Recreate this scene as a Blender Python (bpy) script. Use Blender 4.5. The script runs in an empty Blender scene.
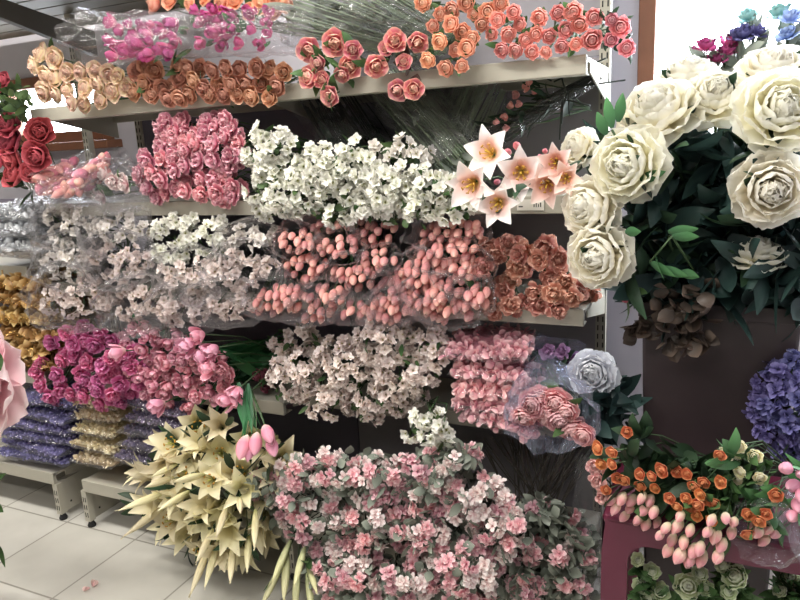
import bpy, math, random
from math import sin, cos, pi, radians as R
from mathutils import Vector as V, noise
random.seed(7)
rnd = random.random
def ru(a, b): return a + (b - a) * rnd()
COL = bpy.context.scene.collection

# ------------------------------------------------------------------ camera
F_PX, PITCH, YAW, ROLL = 680.0, R(13), R(25), R(3)
CAM = V((0, -1.87, 1.55))
fw = V((-sin(YAW) * cos(PITCH), cos(YAW) * cos(PITCH), -sin(PITCH)))
r0 = V((cos(YAW), sin(YAW), 0)); u0 = r0.cross(fw)
rt = r0 * cos(ROLL) - u0 * sin(ROLL); up = rt.cross(fw)
def W(px, py, Y):
    """point of the place seen at px,py lying in the vertical plane y = Y"""
    d = fw + rt * ((px - 400) / F_PX) + up * ((300 - py) / F_PX)
    return CAM + d * ((Y - CAM.y) / d.y)
def M_PER_PX(p): return (p - CAM).dot(fw) / F_PX
cd = bpy.data.cameras.new('camera'); cam = bpy.data.objects.new('camera', cd); COL.objects.link(cam)
cd.sensor_width = 36; cd.lens = 36 * F_PX / 800; cd.clip_start = .05
from mathutils import Matrix
m = Matrix((rt, up, -fw)).transposed().to_4x4(); m.translation = CAM; cam.matrix_world = m
bpy.context.scene.camera = cam

# ------------------------------------------------------------------ materials
def lin(c):
    return tuple((x / 12.92 if x <= .04045 else ((x + .055) / 1.055) ** 2.4) for x in c)
def H(s): return lin(tuple(int(s[i:i + 2], 16) / 255 for i in (0, 2, 4))) + (1,)
def newmat(name):
    mt = bpy.data.materials.new(name); mt.use_nodes = True
    nt = mt.node_tree; nt.nodes.clear()
    out = nt.nodes.new('ShaderNodeOutputMaterial')
    return mt, nt, out
def N(nt, kind, **kw):
    n = nt.nodes.new(kind)
    for k, v in kw.items():
        if k.startswith('_'): setattr(n, k[1:], v)
        else: n.inputs[k.replace('_', ' ')].default_value = v
    return n
MC = {}
def petal_mat(name, stops, edge=None, edge_k=.6, var=.16, transl=.28, rough=.55, hue=.012, sat=.86):
    """petals: colour runs from the petal's base (0) to its tip (1); edge tints the rim"""
    if name in MC: return MC[name]
    mt, nt, out = newmat(name); L = nt.links.new
    at = N(nt, 'ShaderNodeAttribute', _attribute_name='pc')
    sp = N(nt, 'ShaderNodeSeparateColor'); L(at.outputs['Color'], sp.inputs[0])
    rp = N(nt, 'ShaderNodeValToRGB'); cr = rp.color_ramp
    while len(cr.elements) < len(stops): cr.elements.new(.5)
    for e, (p, c) in zip(cr.elements, stops): e.position = p; e.color = H(c)
    L(sp.outputs[0], rp.inputs[0]); col = rp.outputs[0]
    if edge:
        pw = N(nt, 'ShaderNodeMath', _operation='POWER'); L(sp.outputs[2], pw.inputs[0]); pw.inputs[1].default_value = 3
        mu = N(nt, 'ShaderNodeMath', _operation='MULTIPLY'); L(pw.outputs[0], mu.inputs[0]); mu.inputs[1].default_value = edge_k
        mx = N(nt, 'ShaderNodeMix', _data_type='RGBA'); L(mu.outputs[0], mx.inputs[0]); L(col, mx.inputs[6]); mx.inputs[7].default_value = H(edge); col = mx.outputs[2]
    oi = N(nt, 'ShaderNodeObjectInfo')
    a = N(nt, 'ShaderNodeMath', _operation='MULTIPLY_ADD'); L(oi.outputs['Random'], a.inputs[0]); a.inputs[1].default_value = var * 1.2; a.inputs[2].default_value = 1 - var * .6
    g = N(nt, 'ShaderNodeMath', _operation='MULTIPLY_ADD'); L(sp.outputs[1], g.inputs[0]); g.inputs[1].default_value = var * 1.4; L(a.outputs[0], g.inputs[2])
    g2 = N(nt, 'ShaderNodeMath', _operation='SUBTRACT'); L(g.outputs[0], g2.inputs[0]); g2.inputs[1].default_value = var * .7
    h = N(nt, 'ShaderNodeMath', _operation='MULTIPLY_ADD'); L(oi.outputs['Random'], h.inputs[0]); h.inputs[1].default_value = hue * 2; h.inputs[2].default_value = .5 - hue
    hs = N(nt, 'ShaderNodeHueSaturation'); L(col, hs.inputs['Color']); L(g2.outputs[0], hs.inputs['Value']); L(h.outputs[0], hs.inputs['Hue']); hs.inputs['Saturation'].default_value = sat
    p = N(nt, 'ShaderNodeBsdfPrincipled', Roughness=rough); L(hs.outputs[0], p.inputs['Base Color'])
    p.inputs['Specular IOR Level'].default_value = .3
    t = N(nt, 'ShaderNodeBsdfTranslucent'); L(hs.outputs[0], t.inputs[0])
    ms = N(nt, 'ShaderNodeMixShader', Fac=transl); L(p.outputs[0], ms.inputs[1]); L(t.outputs[0], ms.inputs[2]); L(ms.outputs[0], out.inputs[0])
    MC[name] = mt; return mt
def plain(name, c, rough=.5, metal=0, bump=0, bscale=60, var=0, spec=.5, vscale=8):
    if name in MC: return MC[name]
    mt, nt, out = newmat(name); L = nt.links.new
    p = N(nt, 'ShaderNodeBsdfPrincipled', Roughness=rough, Metallic=metal); p.inputs['Base Color'].default_value = H(c)
    p.inputs['Specular IOR Level'].default_value = spec
    tc = N(nt, 'ShaderNodeTexCoord')
    if var:
        nz = N(nt, 'ShaderNodeTexNoise', Scale=vscale, Detail=5.0); L(tc.outputs['Object'], nz.inputs['Vector'])
        mp = N(nt, 'ShaderNodeMapRange'); L(nz.outputs[0], mp.inputs[0]); mp.inputs[1].default_value = .3; mp.inputs[2].default_value = .7
        mp.inputs[3].default_value = 1 - var; mp.inputs[4].default_value = 1 + var
        hs = N(nt, 'ShaderNodeHueSaturation'); hs.inputs['Color'].default_value = H(c); L(mp.outputs[0], hs.inputs['Value']); L(hs.outputs[0], p.inputs['Base Color'])
    if bump:
        nz = N(nt, 'ShaderNodeTexNoise', Scale=bscale, Detail=4.0); L(tc.outputs['Object'], nz.inputs['Vector'])
        b = N(nt, 'ShaderNodeBump', Strength=bump, Distance=.01); L(nz.outputs[0], b.inputs['Height']); L(b.outputs[0], p.inputs['Normal'])
    L(p.outputs[0], out.inputs[0]); MC[name] = mt; return mt
def film_mat(name, tint='ffffff', gl=.30, haze=.05, rough=.12):
    """clear crinkled cellophane: see-through, glossy where it turns, a little milky"""
    if name in MC: return MC[name]
    mt, nt, out = newmat(name); L = nt.links.new
    tr = N(nt, 'ShaderNodeBsdfTransparent'); tr.inputs[0].default_value = H('f4f4f6')
    go = N(nt, 'ShaderNodeBsdfGlossy', Roughness=rough); go.inputs[0].default_value = H(tint)
    df = N(nt, 'ShaderNodeBsdfDiffuse'); df.inputs[0].default_value = H(tint)
    tc = N(nt, 'ShaderNodeTexCoord')
    nz = N(nt, 'ShaderNodeTexNoise', Scale=22.0, Detail=3.0, Distortion=1.5); L(tc.outputs['Object'], nz.inputs['Vector'])
    b = N(nt, 'ShaderNodeBump', Strength=1.0, Distance=.02); L(nz.outputs[0], b.inputs['Height']); L(b.outputs[0], go.inputs['Normal'])
    lw = N(nt, 'ShaderNodeLayerWeight', Blend=.35); L(b.outputs[0], lw.inputs['Normal'])
    sq_ = N(nt, 'ShaderNodeMath', _operation='POWER'); L(lw.outputs['Facing'], sq_.inputs[0]); sq_.inputs[1].default_value = 1.8
    mr = N(nt, 'ShaderNodeMath', _operation='MULTIPLY_ADD'); L(sq_.outputs[0], mr.inputs[0]); mr.inputs[1].default_value = gl; mr.inputs[2].default_value = .03
    m1 = N(nt, 'ShaderNodeMixShader', Fac=haze); L(tr.outputs[0], m1.inputs[1]); L(df.outputs[0], m1.inputs[2])
    m2 = N(nt, 'ShaderNodeMixShader'); L(mr.outputs[0], m2.inputs[0]); L(m1.outputs[0], m2.inputs[1]); L(go.outputs[0], m2.inputs[2])
    L(m2.outputs[0], out.inputs[0]); MC[name] = mt; return mt

CLEAR = film_mat('clear cellophane', gl=.4, haze=.03)
MILKY = film_mat('milky cellophane', gl=.75, haze=.04, rough=.16)
BLUISH = film_mat('bluish cellophane', tint='dfe8ff', gl=.55, haze=.07)
def leafmat(name, a, b, **k): return petal_mat(name, [(0, a), (1, b)], var=.3, transl=.15, rough=.45, hue=.02, **k)
LEAF = leafmat('leaf green', '2f4a26', '4d7036'); DARK = leafmat('leaf dark green', '1d3020', '2c4a2e')
GREYLEAF = leafmat('leaf grey green', '6b7568', '98a090'); BRIGHT = leafmat('leaf bright green', '2c5c30', '4f8446')
DEEP = leafmat('leaf deep blue green', '1a2b2c', '27423b'); BROWN = leafmat('leaf brown', '38302a', '5c4c40')
TULIPLEAF = leafmat('tulip leaf green', '1f5a34', '2f7a40'); STEM = plain('stem green', '3a5230', .6); STEMD = plain('stem dark', '2a3028', .6)

# ------------------------------------------------------------------ mesh collecting
class MB:
    def __init__(s): s.v = []; s.f = []; s.c = []; s.m = []
    def add(s, vs, fs, cs=None, mi=0):
        o = len(s.v); s.v += vs; s.f += [tuple(i + o for i in f) for f in fs]; s.c += cs or [(.5, .5, .5)] * len(vs); s.m += [mi] * len(fs)
    def box(s, x0, x1, y0, y1, z0, z1, mi=0):
        vs = [(x, y, z) for x in (x0, x1) for y in (y0, y1) for z in (z0, z1)]
        s.add(vs, [(0, 1, 3, 2), (4, 6, 7, 5), (0, 4, 5, 1), (2, 3, 7, 6), (0, 2, 6, 4), (1, 5, 7, 3)], mi=mi)
    def tube(s, pts, rad, n=5, mi=0, c=(.5, .5, .5)):
        vs = []; fs = []
        for i, p in enumerate(pts):
            p = V(p); t = (V(pts[min(i + 1, len(pts) - 1)]) - V(pts[max(i - 1, 0)]));
            t = t.normalized() if t.length > 1e-9 else V((0, 0, 1))
            a = t.orthogonal().normalized(); b = t.cross(a)
            if i and a.dot(pa) < .0: pass
            pa = a
            r = rad[i] if isinstance(rad, (list, tuple)) else rad
            ref = V((.31, .57, .76)); a = (ref - t * ref.dot(t)).normalized(); b = t.cross(a)
            for k in range(n):
                q = p + (a * cos(2 * pi * k / n) + b * sin(2 * pi * k / n)) * r; vs.append(tuple(q))
        for i in range(len(pts) - 1):
            for k in range(n): fs.append((i * n + k, i * n + (k + 1) % n, (i + 1) * n + (k + 1) % n, (i + 1) * n + k))
        fs.append(tuple(range(n))[::-1]); fs.append(tuple((len(pts) - 1) * n + k for k in range(n)))
        s.add(vs, fs, [c] * len(vs), mi)
    def lathe(s, prof, n=32, c=(0, 0), mi=0, close=True):
        vs = []; fs = []
        for (r, z) in prof:
            for k in range(n): vs.append((c[0] + r * cos(2 * pi * k / n), c[1] + r * sin(2 * pi * k / n), z))
        for i in range(len(prof) - 1):
            for k in range(n): fs.append((i * n + k, i * n + (k + 1) % n, (i + 1) * n + (k + 1) % n, (i + 1) * n + k))
        if close: fs.append(tuple(range(n))[::-1])
        s.add(vs, fs, None, mi)
    def mesh(s, name, mats, smooth=True, off=(0, 0, 0), scale=1):
        me = bpy.data.meshes.new(name)
        me.from_pydata([((v[0] - off[0]) * scale, (v[1] - off[1]) * scale, (v[2] - off[2]) * scale) for v in s.v], [], s.f)
        at = me.color_attributes.new('pc', 'FLOAT_COLOR', 'POINT')
        buf = []
        for c in s.c: buf += [c[0], c[1], c[2], 1]
        at.data.foreach_set('color', buf)
        for mt in (mats if isinstance(mats, (list, tuple)) else [mats]): me.materials.append(mt)
        me.polygons.foreach_set('material_index', s.m)
        me.polygons.foreach_set('use_smooth', [smooth] * len(s.f)); me.update(); return me
    def obj(s, name, mats, parent=None, smooth=True, bevel=0):
        off = V((0, 0, 0)); p_ = parent
        while p_: off = off + p_.location; p_ = p_.parent
        me = s.mesh(name, mats, smooth, off); o = bpy.data.objects.new(name, me); COL.objects.link(o); o.parent = parent
        if bevel:
            b = o.modifiers.new('bevel', 'BEVEL'); b.width = bevel; b.segments = 2; b.limit_method = 'ANGLE'
        return o
def tag(o, label, cat, group=None, kind=None):
    o['label'] = label; o['category'] = cat
    if group: o['group'] = group
    if kind: o['kind'] = kind
    return o
def thing(name, label, cat, loc, group=None):
    o = bpy.data.objects.new(name, None); COL.objects.link(o); o.location = loc; o.empty_display_size = .05
    return tag(o, label, cat, group)
def struct(o): o['kind'] = 'structure'; return o

# petals ------------------------------------------------------------
PROF = {'rose': lambda v: (v ** .45) * (1 - v ** 9) ** .5,
        'egg': lambda v: max(.02, sin(pi * (.08 + .92 * v) ** .9)) ** .65,
        'lily': lambda v: max(.03, sin(pi * (.06 + .94 * v) ** .75)) ** .85,
        'leaf': lambda v: max(.02, sin(pi * v ** .8)) ** .8,
        'strap': lambda v: (1 - v ** 3) ** .8 * (.5 + .5 * min(1, v * 3)),
        'dainty': lambda v: (.25 + .75 * v ** .8) * (1 - v ** 6) ** .5}
def petal(b, L, Wd, prof='rose', th=(0, 0), cup=.0, rr=0., az=0., z0=0., ruf=0., rf=3., nu=4, nv=5, g=None, k=1.5, mi=0, tilt=0., wrap=False):
    pf = PROF[prof]; r = rr; z = z0; vs = []; cs = []; fs = []
    g = rnd() if g is None else g; ph = ru(0, 6.28)
    for j in range(nv + 1):
        v = j / nv
        if j:
            t = R(th[0]) + (R(th[1]) - R(th[0])) * (v ** k); r += sin(t) * L / nv; z += cos(t) * L / nv
        t = R(th[0]) + (R(th[1]) - R(th[0])) * (v ** k)
        w = Wd * .5 * pf(min(v, .985) if v > 0 else .04)
        for i in range(nu + 1):
            u = -1 + 2 * i / nu
            d = cup * u * u * w * 2 + ruf * L * sin(rf * u * 2.2 + ph + v * 2) * v * v
            rad = r - d * cos(t); zz = z + d * sin(t); x = u * w; x, rad = x + 0, rad
            a = az + tilt * u * v
            if wrap: a += x / max(r, w / 1.5, .01); rad = r * (1 - .10 * u * u) + .02 * (1 - u * u); x = 0; zz = z
            vs.append((rad * cos(a) - x * sin(a), rad * sin(a) + x * cos(a), zz)); cs.append((v, g, max(abs(u), v ** 3)))
    for j in range(nv):
        for i in range(nu): q = j * (nu + 1) + i; fs.append((q, q + 1, q + nu + 2, q + nu + 1))
    b.add(vs, fs, cs, mi)
def ring(b, n, L, Wd, a0=0, jit=.15, **k):
    for i in range(n): petal(b, L * ru(.93, 1.07), Wd * ru(.92, 1.08), az=a0 + 2 * pi * i / n + ru(-jit, jit), **k)

def g_rose():
    b = MB()
    ring(b, 2, .52, .26, prof='rose', th=(4, -8), cup=.9, rr=.015, g=.1, z0=.12, tilt=.3)
    ring(b, 3, .54, .38, a0=.6, prof='rose', th=(14, -10), cup=.6, rr=.03, g=.5, z0=.08, tilt=.3)
    ring(b, 3, .56, .50, a0=1., prof='rose', th=(28, -10), cup=.5, rr=.03, g=.1, z0=.05, tilt=.25)
    ring(b, 4, .58, .60, a0=.3, prof='rose', th=(44, -8), cup=.42, rr=.03, g=.6, tilt=.25)
    ring(b, 4, .62, .74, a0=.8, prof='rose', th=(58, 2), cup=.36, rr=.03, g=.3, tilt=.2, nu=6, nv=8)
    ring(b, 5, .64, .80, a0=.1, prof='rose', th=(66, 34), cup=.28, rr=.03, k=2.5, g=.85, ruf=.03, rf=1.5, nu=6, nv=9)
    return b, .3
def g_rosebud():
    b = MB()
    ring(b, 3, .62, .45, prof='rose', th=(22, -22), cup=.5, rr=.02, g=.2)
    ring(b, 4, .66, .52, a0=.5, prof='rose', th=(34, -14), cup=.4, rr=.02, g=.6)
    ring(b, 3, .6, .5, a0=.2, prof='rose', th=(38, 20), cup=.25, rr=.02, g=.9, k=3)
    return b, .3
def g_ranunculus():
    b = MB()
    for i, (n, L, w, t0, t1, g) in enumerate([(5, .34, .2, 20, -60, 0), (6, .42, .3, 40, -50, .2), (7, .48, .36, 58, -38, .4), (8, .54, .42, 72, -22, .6), (8, .58, .48, 84, 0, .8), (7, .6, .5, 90, 20, 1)]):
        ring(b, n, L, w, a0=i * .7, prof='rose', th=(t0, t1), cup=.3, rr=.02, g=g, nu=3)
    return b, .22
def g_peony():
    b = MB()
    for i in range(22):
        q = ru(0, 1)
        petal(b, ru(.36, .44), ru(.24, .36), 'rose', (10 + 48 * q, -30 + 22 * q), cup=ru(.25, .5), rr=.02, az=i * 2.4, z0=.05, ruf=.045, rf=ru(2, 3.2), nu=6, nv=6, g=ru(0, .4))
    ring(b, 6, .45, .50, prof='rose', th=(58, -18), cup=.34, rr=.04, ruf=.035, rf=3, nu=8, nv=7, g=.5)
    ring(b, 7, .48, .54, a0=.4, prof='rose', th=(72, -6), cup=.30, rr=.04, ruf=.035, rf=3.4, nu=8, nv=7, g=.7)
    ring(b, 7, .51, .58, a0=.1, prof='rose', th=(86, 12), cup=.28, rr=.04, ruf=.035, rf=3, nu=8, nv=7, g=.9)
    ring(b, 7, .52, .60, a0=.8, prof='rose', th=(98, 38), cup=.22, rr=.04, ruf=.04, rf=3, nu=8, nv=7, g=1.)
    ring(b, 6, .48, .56, a0=.3, prof='rose', th=(112, 70), cup=.15, rr=.04, ruf=.05, rf=2.5, nu=7, nv=6, g=.9)
    return b, .2
def g_ruffle():      # loosely folded small bloom of the dense bunches
    b = MB()
    for i in range(13): petal(b, ru(.4, .62), ru(.28, .42), 'rose', (ru(0, 50), ru(-30, 40)), cup=ru(0, .5), rr=.02, az=i * 2.4, ruf=ru(.08, .16), rf=ru(2, 4.5), nu=5, nv=4, g=ru(0, 1), tilt=ru(-.5, .5))
    ring(b, 6, .56, .54, prof='rose', th=(60, 20), cup=.25, rr=.02, ruf=.11, rf=3.5, nu=5, nv=4, jit=.4)
    ring(b, 5, .54, .56, prof='rose', th=(80, 60), cup=.15, rr=.02, ruf=.12, rf=3.2, nu=5, nv=4, g=.9, jit=.4)
    return b, .22
def g_tulip():
    b = MB()
    ring(b, 3, .98, .78, prof='egg', th=(60, -52), rr=.02, g=.3, k=.9, nv=9, nu=6, jit=.05, wrap=True)
    ring(b, 3, 1.0, .80, a0=1.05, prof='egg', th=(64, -50), rr=.035, g=.8, k=.9, nv=9, nu=6, jit=.05, wrap=True)
    return b, .40
def g_tulip_open():
    b = MB()
    ring(b, 4, .85, .6, prof='rose', th=(46, -26), cup=.4, rr=.02, g=.3, k=.9, ruf=.04)
    ring(b, 4, .9, .7, a0=1.05, prof='rose', th=(58, -18), cup=.35, rr=.03, g=.8, k=.9, ruf=.05)
    ring(b, 3, .88, .7, a0=.5, prof='rose', th=(66, 10), cup=.25, rr=.03, g=1, k=1.2, ruf=.06)
    return b, .4
def g_blossom():     # spray of six cupped five-petalled florets
    b = MB()
    for j in range(8):
        s = MB(); ring(s, 5, .32, .32, prof='dainty', th=(48, 60), cup=.22, rr=.01, nu=3, nv=3, ruf=.05)
        ring(s, 4, .12, .06, prof='strap', th=(10, 20), nu=1, nv=2, g=0, mi=1)
        d = V((ru(-1, 1), ru(-1, 1), ru(.25, 1))).normalized(); q = V((0, 0, 1)).rotation_difference(d)
        o = d * .30 + V((ru(-.12, .12), ru(-.12, .12), 0))
        vs = [tuple(q @ V(v) + o) for v in s.v]; o2 = len(b.v)
        b.v += vs; b.c += s.c; b.f += [tuple(i + o2 for i in f) for f in s.f]; b.m += s.m
    return b, .2
def g_floret():      # spray of four larger flat florets (pink and white)
    b = MB()
    for j in range(7):
        s = MB(); gg = rnd(); ring(s, 4, .34, .36, prof='dainty', th=(60, 80), cup=.1, rr=.01, nu=3, nv=3, ruf=.09, g=gg)
        ring(s, 3, .2, .18, prof='rose', th=(20, 20), cup=.3, nu=2, nv=2, g=gg)
        d = V((ru(-1, 1), ru(-1, 1), ru(.2, 1))).normalized(); q = V((0, 0, 1)).rotation_difference(d)
        o = d * .26 + V((ru(-.15, .15), ru(-.15, .15), 0)); o2 = len(b.v)
        b.v += [tuple(q @ V(v) + o) for v in s.v]; b.c += s.c; b.f += [tuple(i + o2 for i in f) for f in s.f]; b.m += s.m
    return b, .15
def g_lily():
    b = MB()
    ring(b, 3, .66, .42, prof='lily', th=(24, 84), cup=.16, rr=.03, k=1.7, nv=8, g=.7, jit=.05)
    ring(b, 3, .66, .34, a0=1.05, prof='lily', th=(28, 78), cup=.12, rr=.02, k=1.6, nv=8, g=.3, jit=.05)
    for i in range(6):
        a = i * 1.05 + .5; r = .13
        b.tube([(0, 0, .05), (r * .5 * cos(a), r * .5 * sin(a), .25), (r * cos(a), r * sin(a), .4)], .008, 4, 1)
        b.tube([(r * cos(a) - .03 * sin(a), r * sin(a) + .03 * cos(a), .40), (r * cos(a) + .03 * sin(a), r * sin(a) - .03 * cos(a), .42)], .016, 5, 2)
    b.tube([(0, 0, .05), (0, 0, .46)], [.012, .02], 5, 1)
    return b, .22
def g_lily_wilt():   # half open trumpet lily
    b = MB()
    ring(b, 3, .9, .38, prof='lily', th=(12, ru(45, 85)), cup=.22, rr=.02, k=2.3, nv=8, g=.7)
    ring(b, 3, .9, .33, a0=1.05, prof='lily', th=(11, ru(30, 60)), cup=.22, rr=.02, k=2.3, nv=8, g=.3)
    return b, .4
def g_lily_bud():
    b = MB()
    ring(b, 3, 1.05, .26, prof='lily', th=(13, -15), rr=.015, nv=9, nu=4, g=.3, k=1, wrap=True)
    ring(b, 3, 1.05, .26, a0=1.05, prof='lily', th=(14, -14), rr=.02, nv=9, nu=4, g=.8, k=1, wrap=True)
    return b, .5
GEN = dict(rose=g_rose, rosebud=g_rosebud, ranunculus=g_ranunculus, peony=g_peony, ruffle=g_ruffle, tulip=g_tulip, tulip_open=g_tulip_open, blossom=g_blossom, floret=g_floret, lily=g_lily, lily_wilt=g_lily_wilt, lily_bud=g_lily_bud)
KIND_NAME = dict(rose='rose_head', rosebud='rose_head', ranunculus='ranunculus_head', peony='peony_head', ruffle='flower_head', tulip='tulip_head', tulip_open='tulip_head', blossom='blossom_spray', floret='floret_spray', lily='lily_flower', lily_wilt='lily_flower', lily_bud='lily_bud')
YEL = plain('pistil yellow', 'd9b23c', .6); OLIVE = plain('pistil olive', '9a9a48', .6); ANTH = plain('anther ochre', 'b8862c', .7)
HC = {}
def head_mesh(kind, mat, extra=None):
    key = (kind, mat.name)
    if key not in HC:
        st = random.getstate(); L = []
        for i in range(3):
            random.seed(hash(kind) % 1 + len(kind) * 31 + i * 7)
            b, zc = GEN[kind](); L.append(b.mesh(KIND_NAME[kind], [mat, extra or OLIVE, ANTH], off=(0, 0, zc)))
        random.setstate(st); HC[key] = L
    return random.choice(HC[key])
def place(parent, kind, mat, P, d, size, extra=None, name=None, flat=None):
    me = head_mesh(kind, mat, extra); o = bpy.data.objects.new(name or KIND_NAME[kind], me); COL.objects.link(o); o.parent = parent
    o.location = P - parent.location; o.rotation_mode = 'QUATERNION'
    q = V((0, 0, 1)).rotation_difference(d.normalized())
    from mathutils import Quaternion
    o.rotation_quaternion = q @ Quaternion((0, 0, 1), ru(0, 6.28)); s = size * ru(.92, 1.08); k_ = 1.13 if kind == 'tulip' else .9 if kind in ('rose', 'ranunculus') else 1; o.scale = (s * k_, s * k_, s * (1.18 if k_ > 1 else k_) * ru(.92, 1.08)); return o
def leaf(b, P, d, L, Wd, bend=30, prof='leaf', nu=2, nv=5, roll=None):
    s = MB(); petal(s, L, Wd, prof, (0, bend), cup=-.12, nu=nu, nv=nv)
    from mathutils import Quaternion
    q = V((0, 0, 1)).rotation_difference(d.normalized()) @ Quaternion((0, 0, 1), ru(0, 6.28) if roll is None else roll)
    b.add([tuple(q @ V(v) + P) for v in s.v], s.f, s.c)
def ellpts(cx, cy, rx, ry, rot, s, fill=.82):
    n = max(1, int(pi * rx * ry * fill / (s * s))); pts = []
    for _ in range(n):
        best = None; bd = -1
        for _ in range(14):
            a = ru(0, 6.283); r = math.sqrt(rnd()); x, y = rx * r * cos(a), ry * r * sin(a)
            c, s_ = cos(R(rot)), sin(R(rot)); q = (cx + x * c - y * s_, cy + x * s_ + y * c, r)
            dd = min([(q[0] - p[0]) ** 2 + (q[1] - p[1]) ** 2 for p in pts] or [9e9])
            if dd > bd: bd = dd; best = q
        pts.append(best)
    return pts
DOWN = V((0, 0, -1)); OUT = V((0, -1, 0))
def sleeve(parent, A, B, ra, rb, mat=CLEAR, flat=.75, seed=0, open_=1.12, nr=22, ns=26, name='plastic_sleeve', mid=None):
    """crinkled cellophane sleeve from the bloom end A to the tied end B"""
    b = MB(); ax = (B - A); t = ax.normalized(); s = t.cross(V((0, 0, 1))); s = s.normalized() if s.length > .1 else V((1, 0, 0)); u = s.cross(t)
    vs = []; fs = []
    for j in range(ns + 1):
        v = j / ns
        r = ra * (1 - v) ** 1 + rb * v if v > .25 else ra * (1 + (open_ - 1) * (1 - v / .25)) * (1 - .25 * v) * (1) + 0
        if v > .25: r = ra * .9375 * (1 - (v - .25) / .75) + rb * (v - .25) / .75
        if v < .04: r *= .97
        c = A + ax * v
        for i in range(nr):
            a = 2 * pi * i / nr; nn = noise.noise(V((cos(a) * 2.2 + seed * 3.1, sin(a) * 2.2, v * 3.5)))
            n2 = abs(noise.noise(V((cos(a) * 5 + seed, sin(a) * 5 + 4, v * 9))))
            rr_ = r * (1 + .26 * nn + .32 * n2 - .1)
            q = c + s * (cos(a) * rr_) + u * (sin(a) * rr_ * flat) + t * (.03 * noise.noise(V((i * .9, seed, 2))) if j == 0 else 0)
            vs.append(tuple(q))
    for j in range(ns):
        for i in range(nr): fs.append((j * nr + i, j * nr + (i + 1) % nr, (j + 1) * nr + (i + 1) % nr, (j + 1) * nr + i))
    b.add(vs, fs); return b.obj(name, mat, parent, smooth=False)
BN = [0]
def bunch(name, label, cat, group, kind, mat, size, ell=None, sp=12, pts=None, Y0=-.05, bulge=.06, root=None, aim=.5, jit=.35, down=.15,
          leaves=8, leafsz=(.07, .03), lmat=LEAF, film=None, back=True, extra=None, stem=STEM, fill=.82, mix=None, stemr=.0022, leafspread=.6, filmr=1.12, filmb=.02, sticks=True, leaf_prof='leaf', lift=.0, fillleaf=0):
    """one bunch: heads (parts) on stems that meet at the tied end inside the shelf"""
    BN[0] += 1; st = random.getstate(); random.seed(BN[0] * 17 + 3)
    if ell: cx, cy, rx, ry = ell[:4]; rot = ell[4] if len(ell) > 4 else 0
    else:
        xs = [p[0] for p in pts]; ys = [p[1] for p in pts]; cx, cy = (min(xs) + max(xs)) / 2, (min(ys) + max(ys)) / 2; rx = (max(xs) - min(xs)) / 2 + 8; ry = (max(ys) - min(ys)) / 2 + 8; rot = 0
    C0 = W(cx, cy, Y0); mpp = M_PER_PX(C0)
    Rt = C0 + V((.0, .34, -.02)) if root is None else (root if isinstance(root, V) else V(root))
    Rt = V((Rt.x, Rt.y, Rt.z))
    o = thing(name, label, cat, (C0.x, C0.y + .12, C0.z - ry * mpp), group)
    P = []
    if ell:
        for (x, y, r) in ellpts(cx, cy, rx - sp * .4, ry - sp * .4, rot, sp, fill): P.append((W(x, y, Y0 + bulge * r * r + ru(-.012, .012)), 1.))
        if back:
            for (x, y, r) in ellpts(cx, cy, rx * .85, ry * .85, rot, sp * 1.5, fill): P.append((W(x, y, Y0 + bulge * r * r + size * .55), 1.))
    else:
        for p in pts: q = W(p[0], p[1], Y0 + (p[3] if len(p) > 3 else ru(-.015, .02))); P.append((q, (p[2] * M_PER_PX(q) / size) if len(p) > 2 and p[2] else 1.))
    P = P[:99]
    sb = MB(); lb = MB()
    for q, s in P:
        d = (q - Rt).normalized() * (1 - aim) + (OUT + DOWN * down) * aim + V((ru(-1, 1), ru(-1, 1) * .5, ru(-1, 1) + lift)) * jit; d.normalize()
        kk, mm, sz = kind, mat, size
        if mix and rnd() < mix[0]: kk, mm, sz = mix[1], mix[2], mix[3]
        place(o, kk, mm, q, d, sz * s, extra)
        if sticks:
            e = q - d * sz * s * .2; mid = e - d * .07 + (Rt - e) * .25
            sb.tube([e, mid, Rt + V((ru(-.01, .01), 0, ru(-.01, .01)))], stemr, 4)
    if sticks: sb.obj('stems', stem, o)
    for i in range(leaves):
        q, s = random.choice(P); t = ru(.02, leafspread); base = q + (Rt - q) * (.08 + t * .4)
        leaf(lb, base, (q - Rt).normalized() + V((ru(-1, 1), ru(-.6, .3), ru(-1, 1))), leafsz[0] * ru(.7, 1.25), leafsz[1] * ru(.8, 1.2), bend=ru(10, 70), prof=leaf_prof)
    for i in range(fillleaf if ell else 0):
        a, q_ = ru(0, 6.283), math.sqrt(rnd()); x_, y_ = rx * q_ * cos(a), ry * q_ * sin(a)
        p = W(cx + x_ * cos(R(rot)) - y_ * sin(R(rot)), cy + x_ * sin(R(rot)) + y_ * cos(R(rot)), Y0 + bulge * q_ * q_ + ru(.0, .09))
        leaf(lb, p, V((ru(-1, 1), ru(-1, .2), ru(-1, 1))), leafsz[0] * ru(.7, 1.2), leafsz[1] * ru(.8, 1.2), bend=ru(0, 60))
    if leaves or fillleaf: lb.obj('leaves', lmat, o)
    if film:
        fr = max(rx, ry) * mpp * filmr
        A = W(cx, cy, Y0 - size * .6); A = A + (A - Rt).normalized() * .02
        sleeve(o, A, Rt, fr, filmb, film, flat=max(.5, min(1, min(rx, ry) * 1.25 / max(rx, ry))), seed=BN[0])
    random.setstate(st); return o

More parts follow.
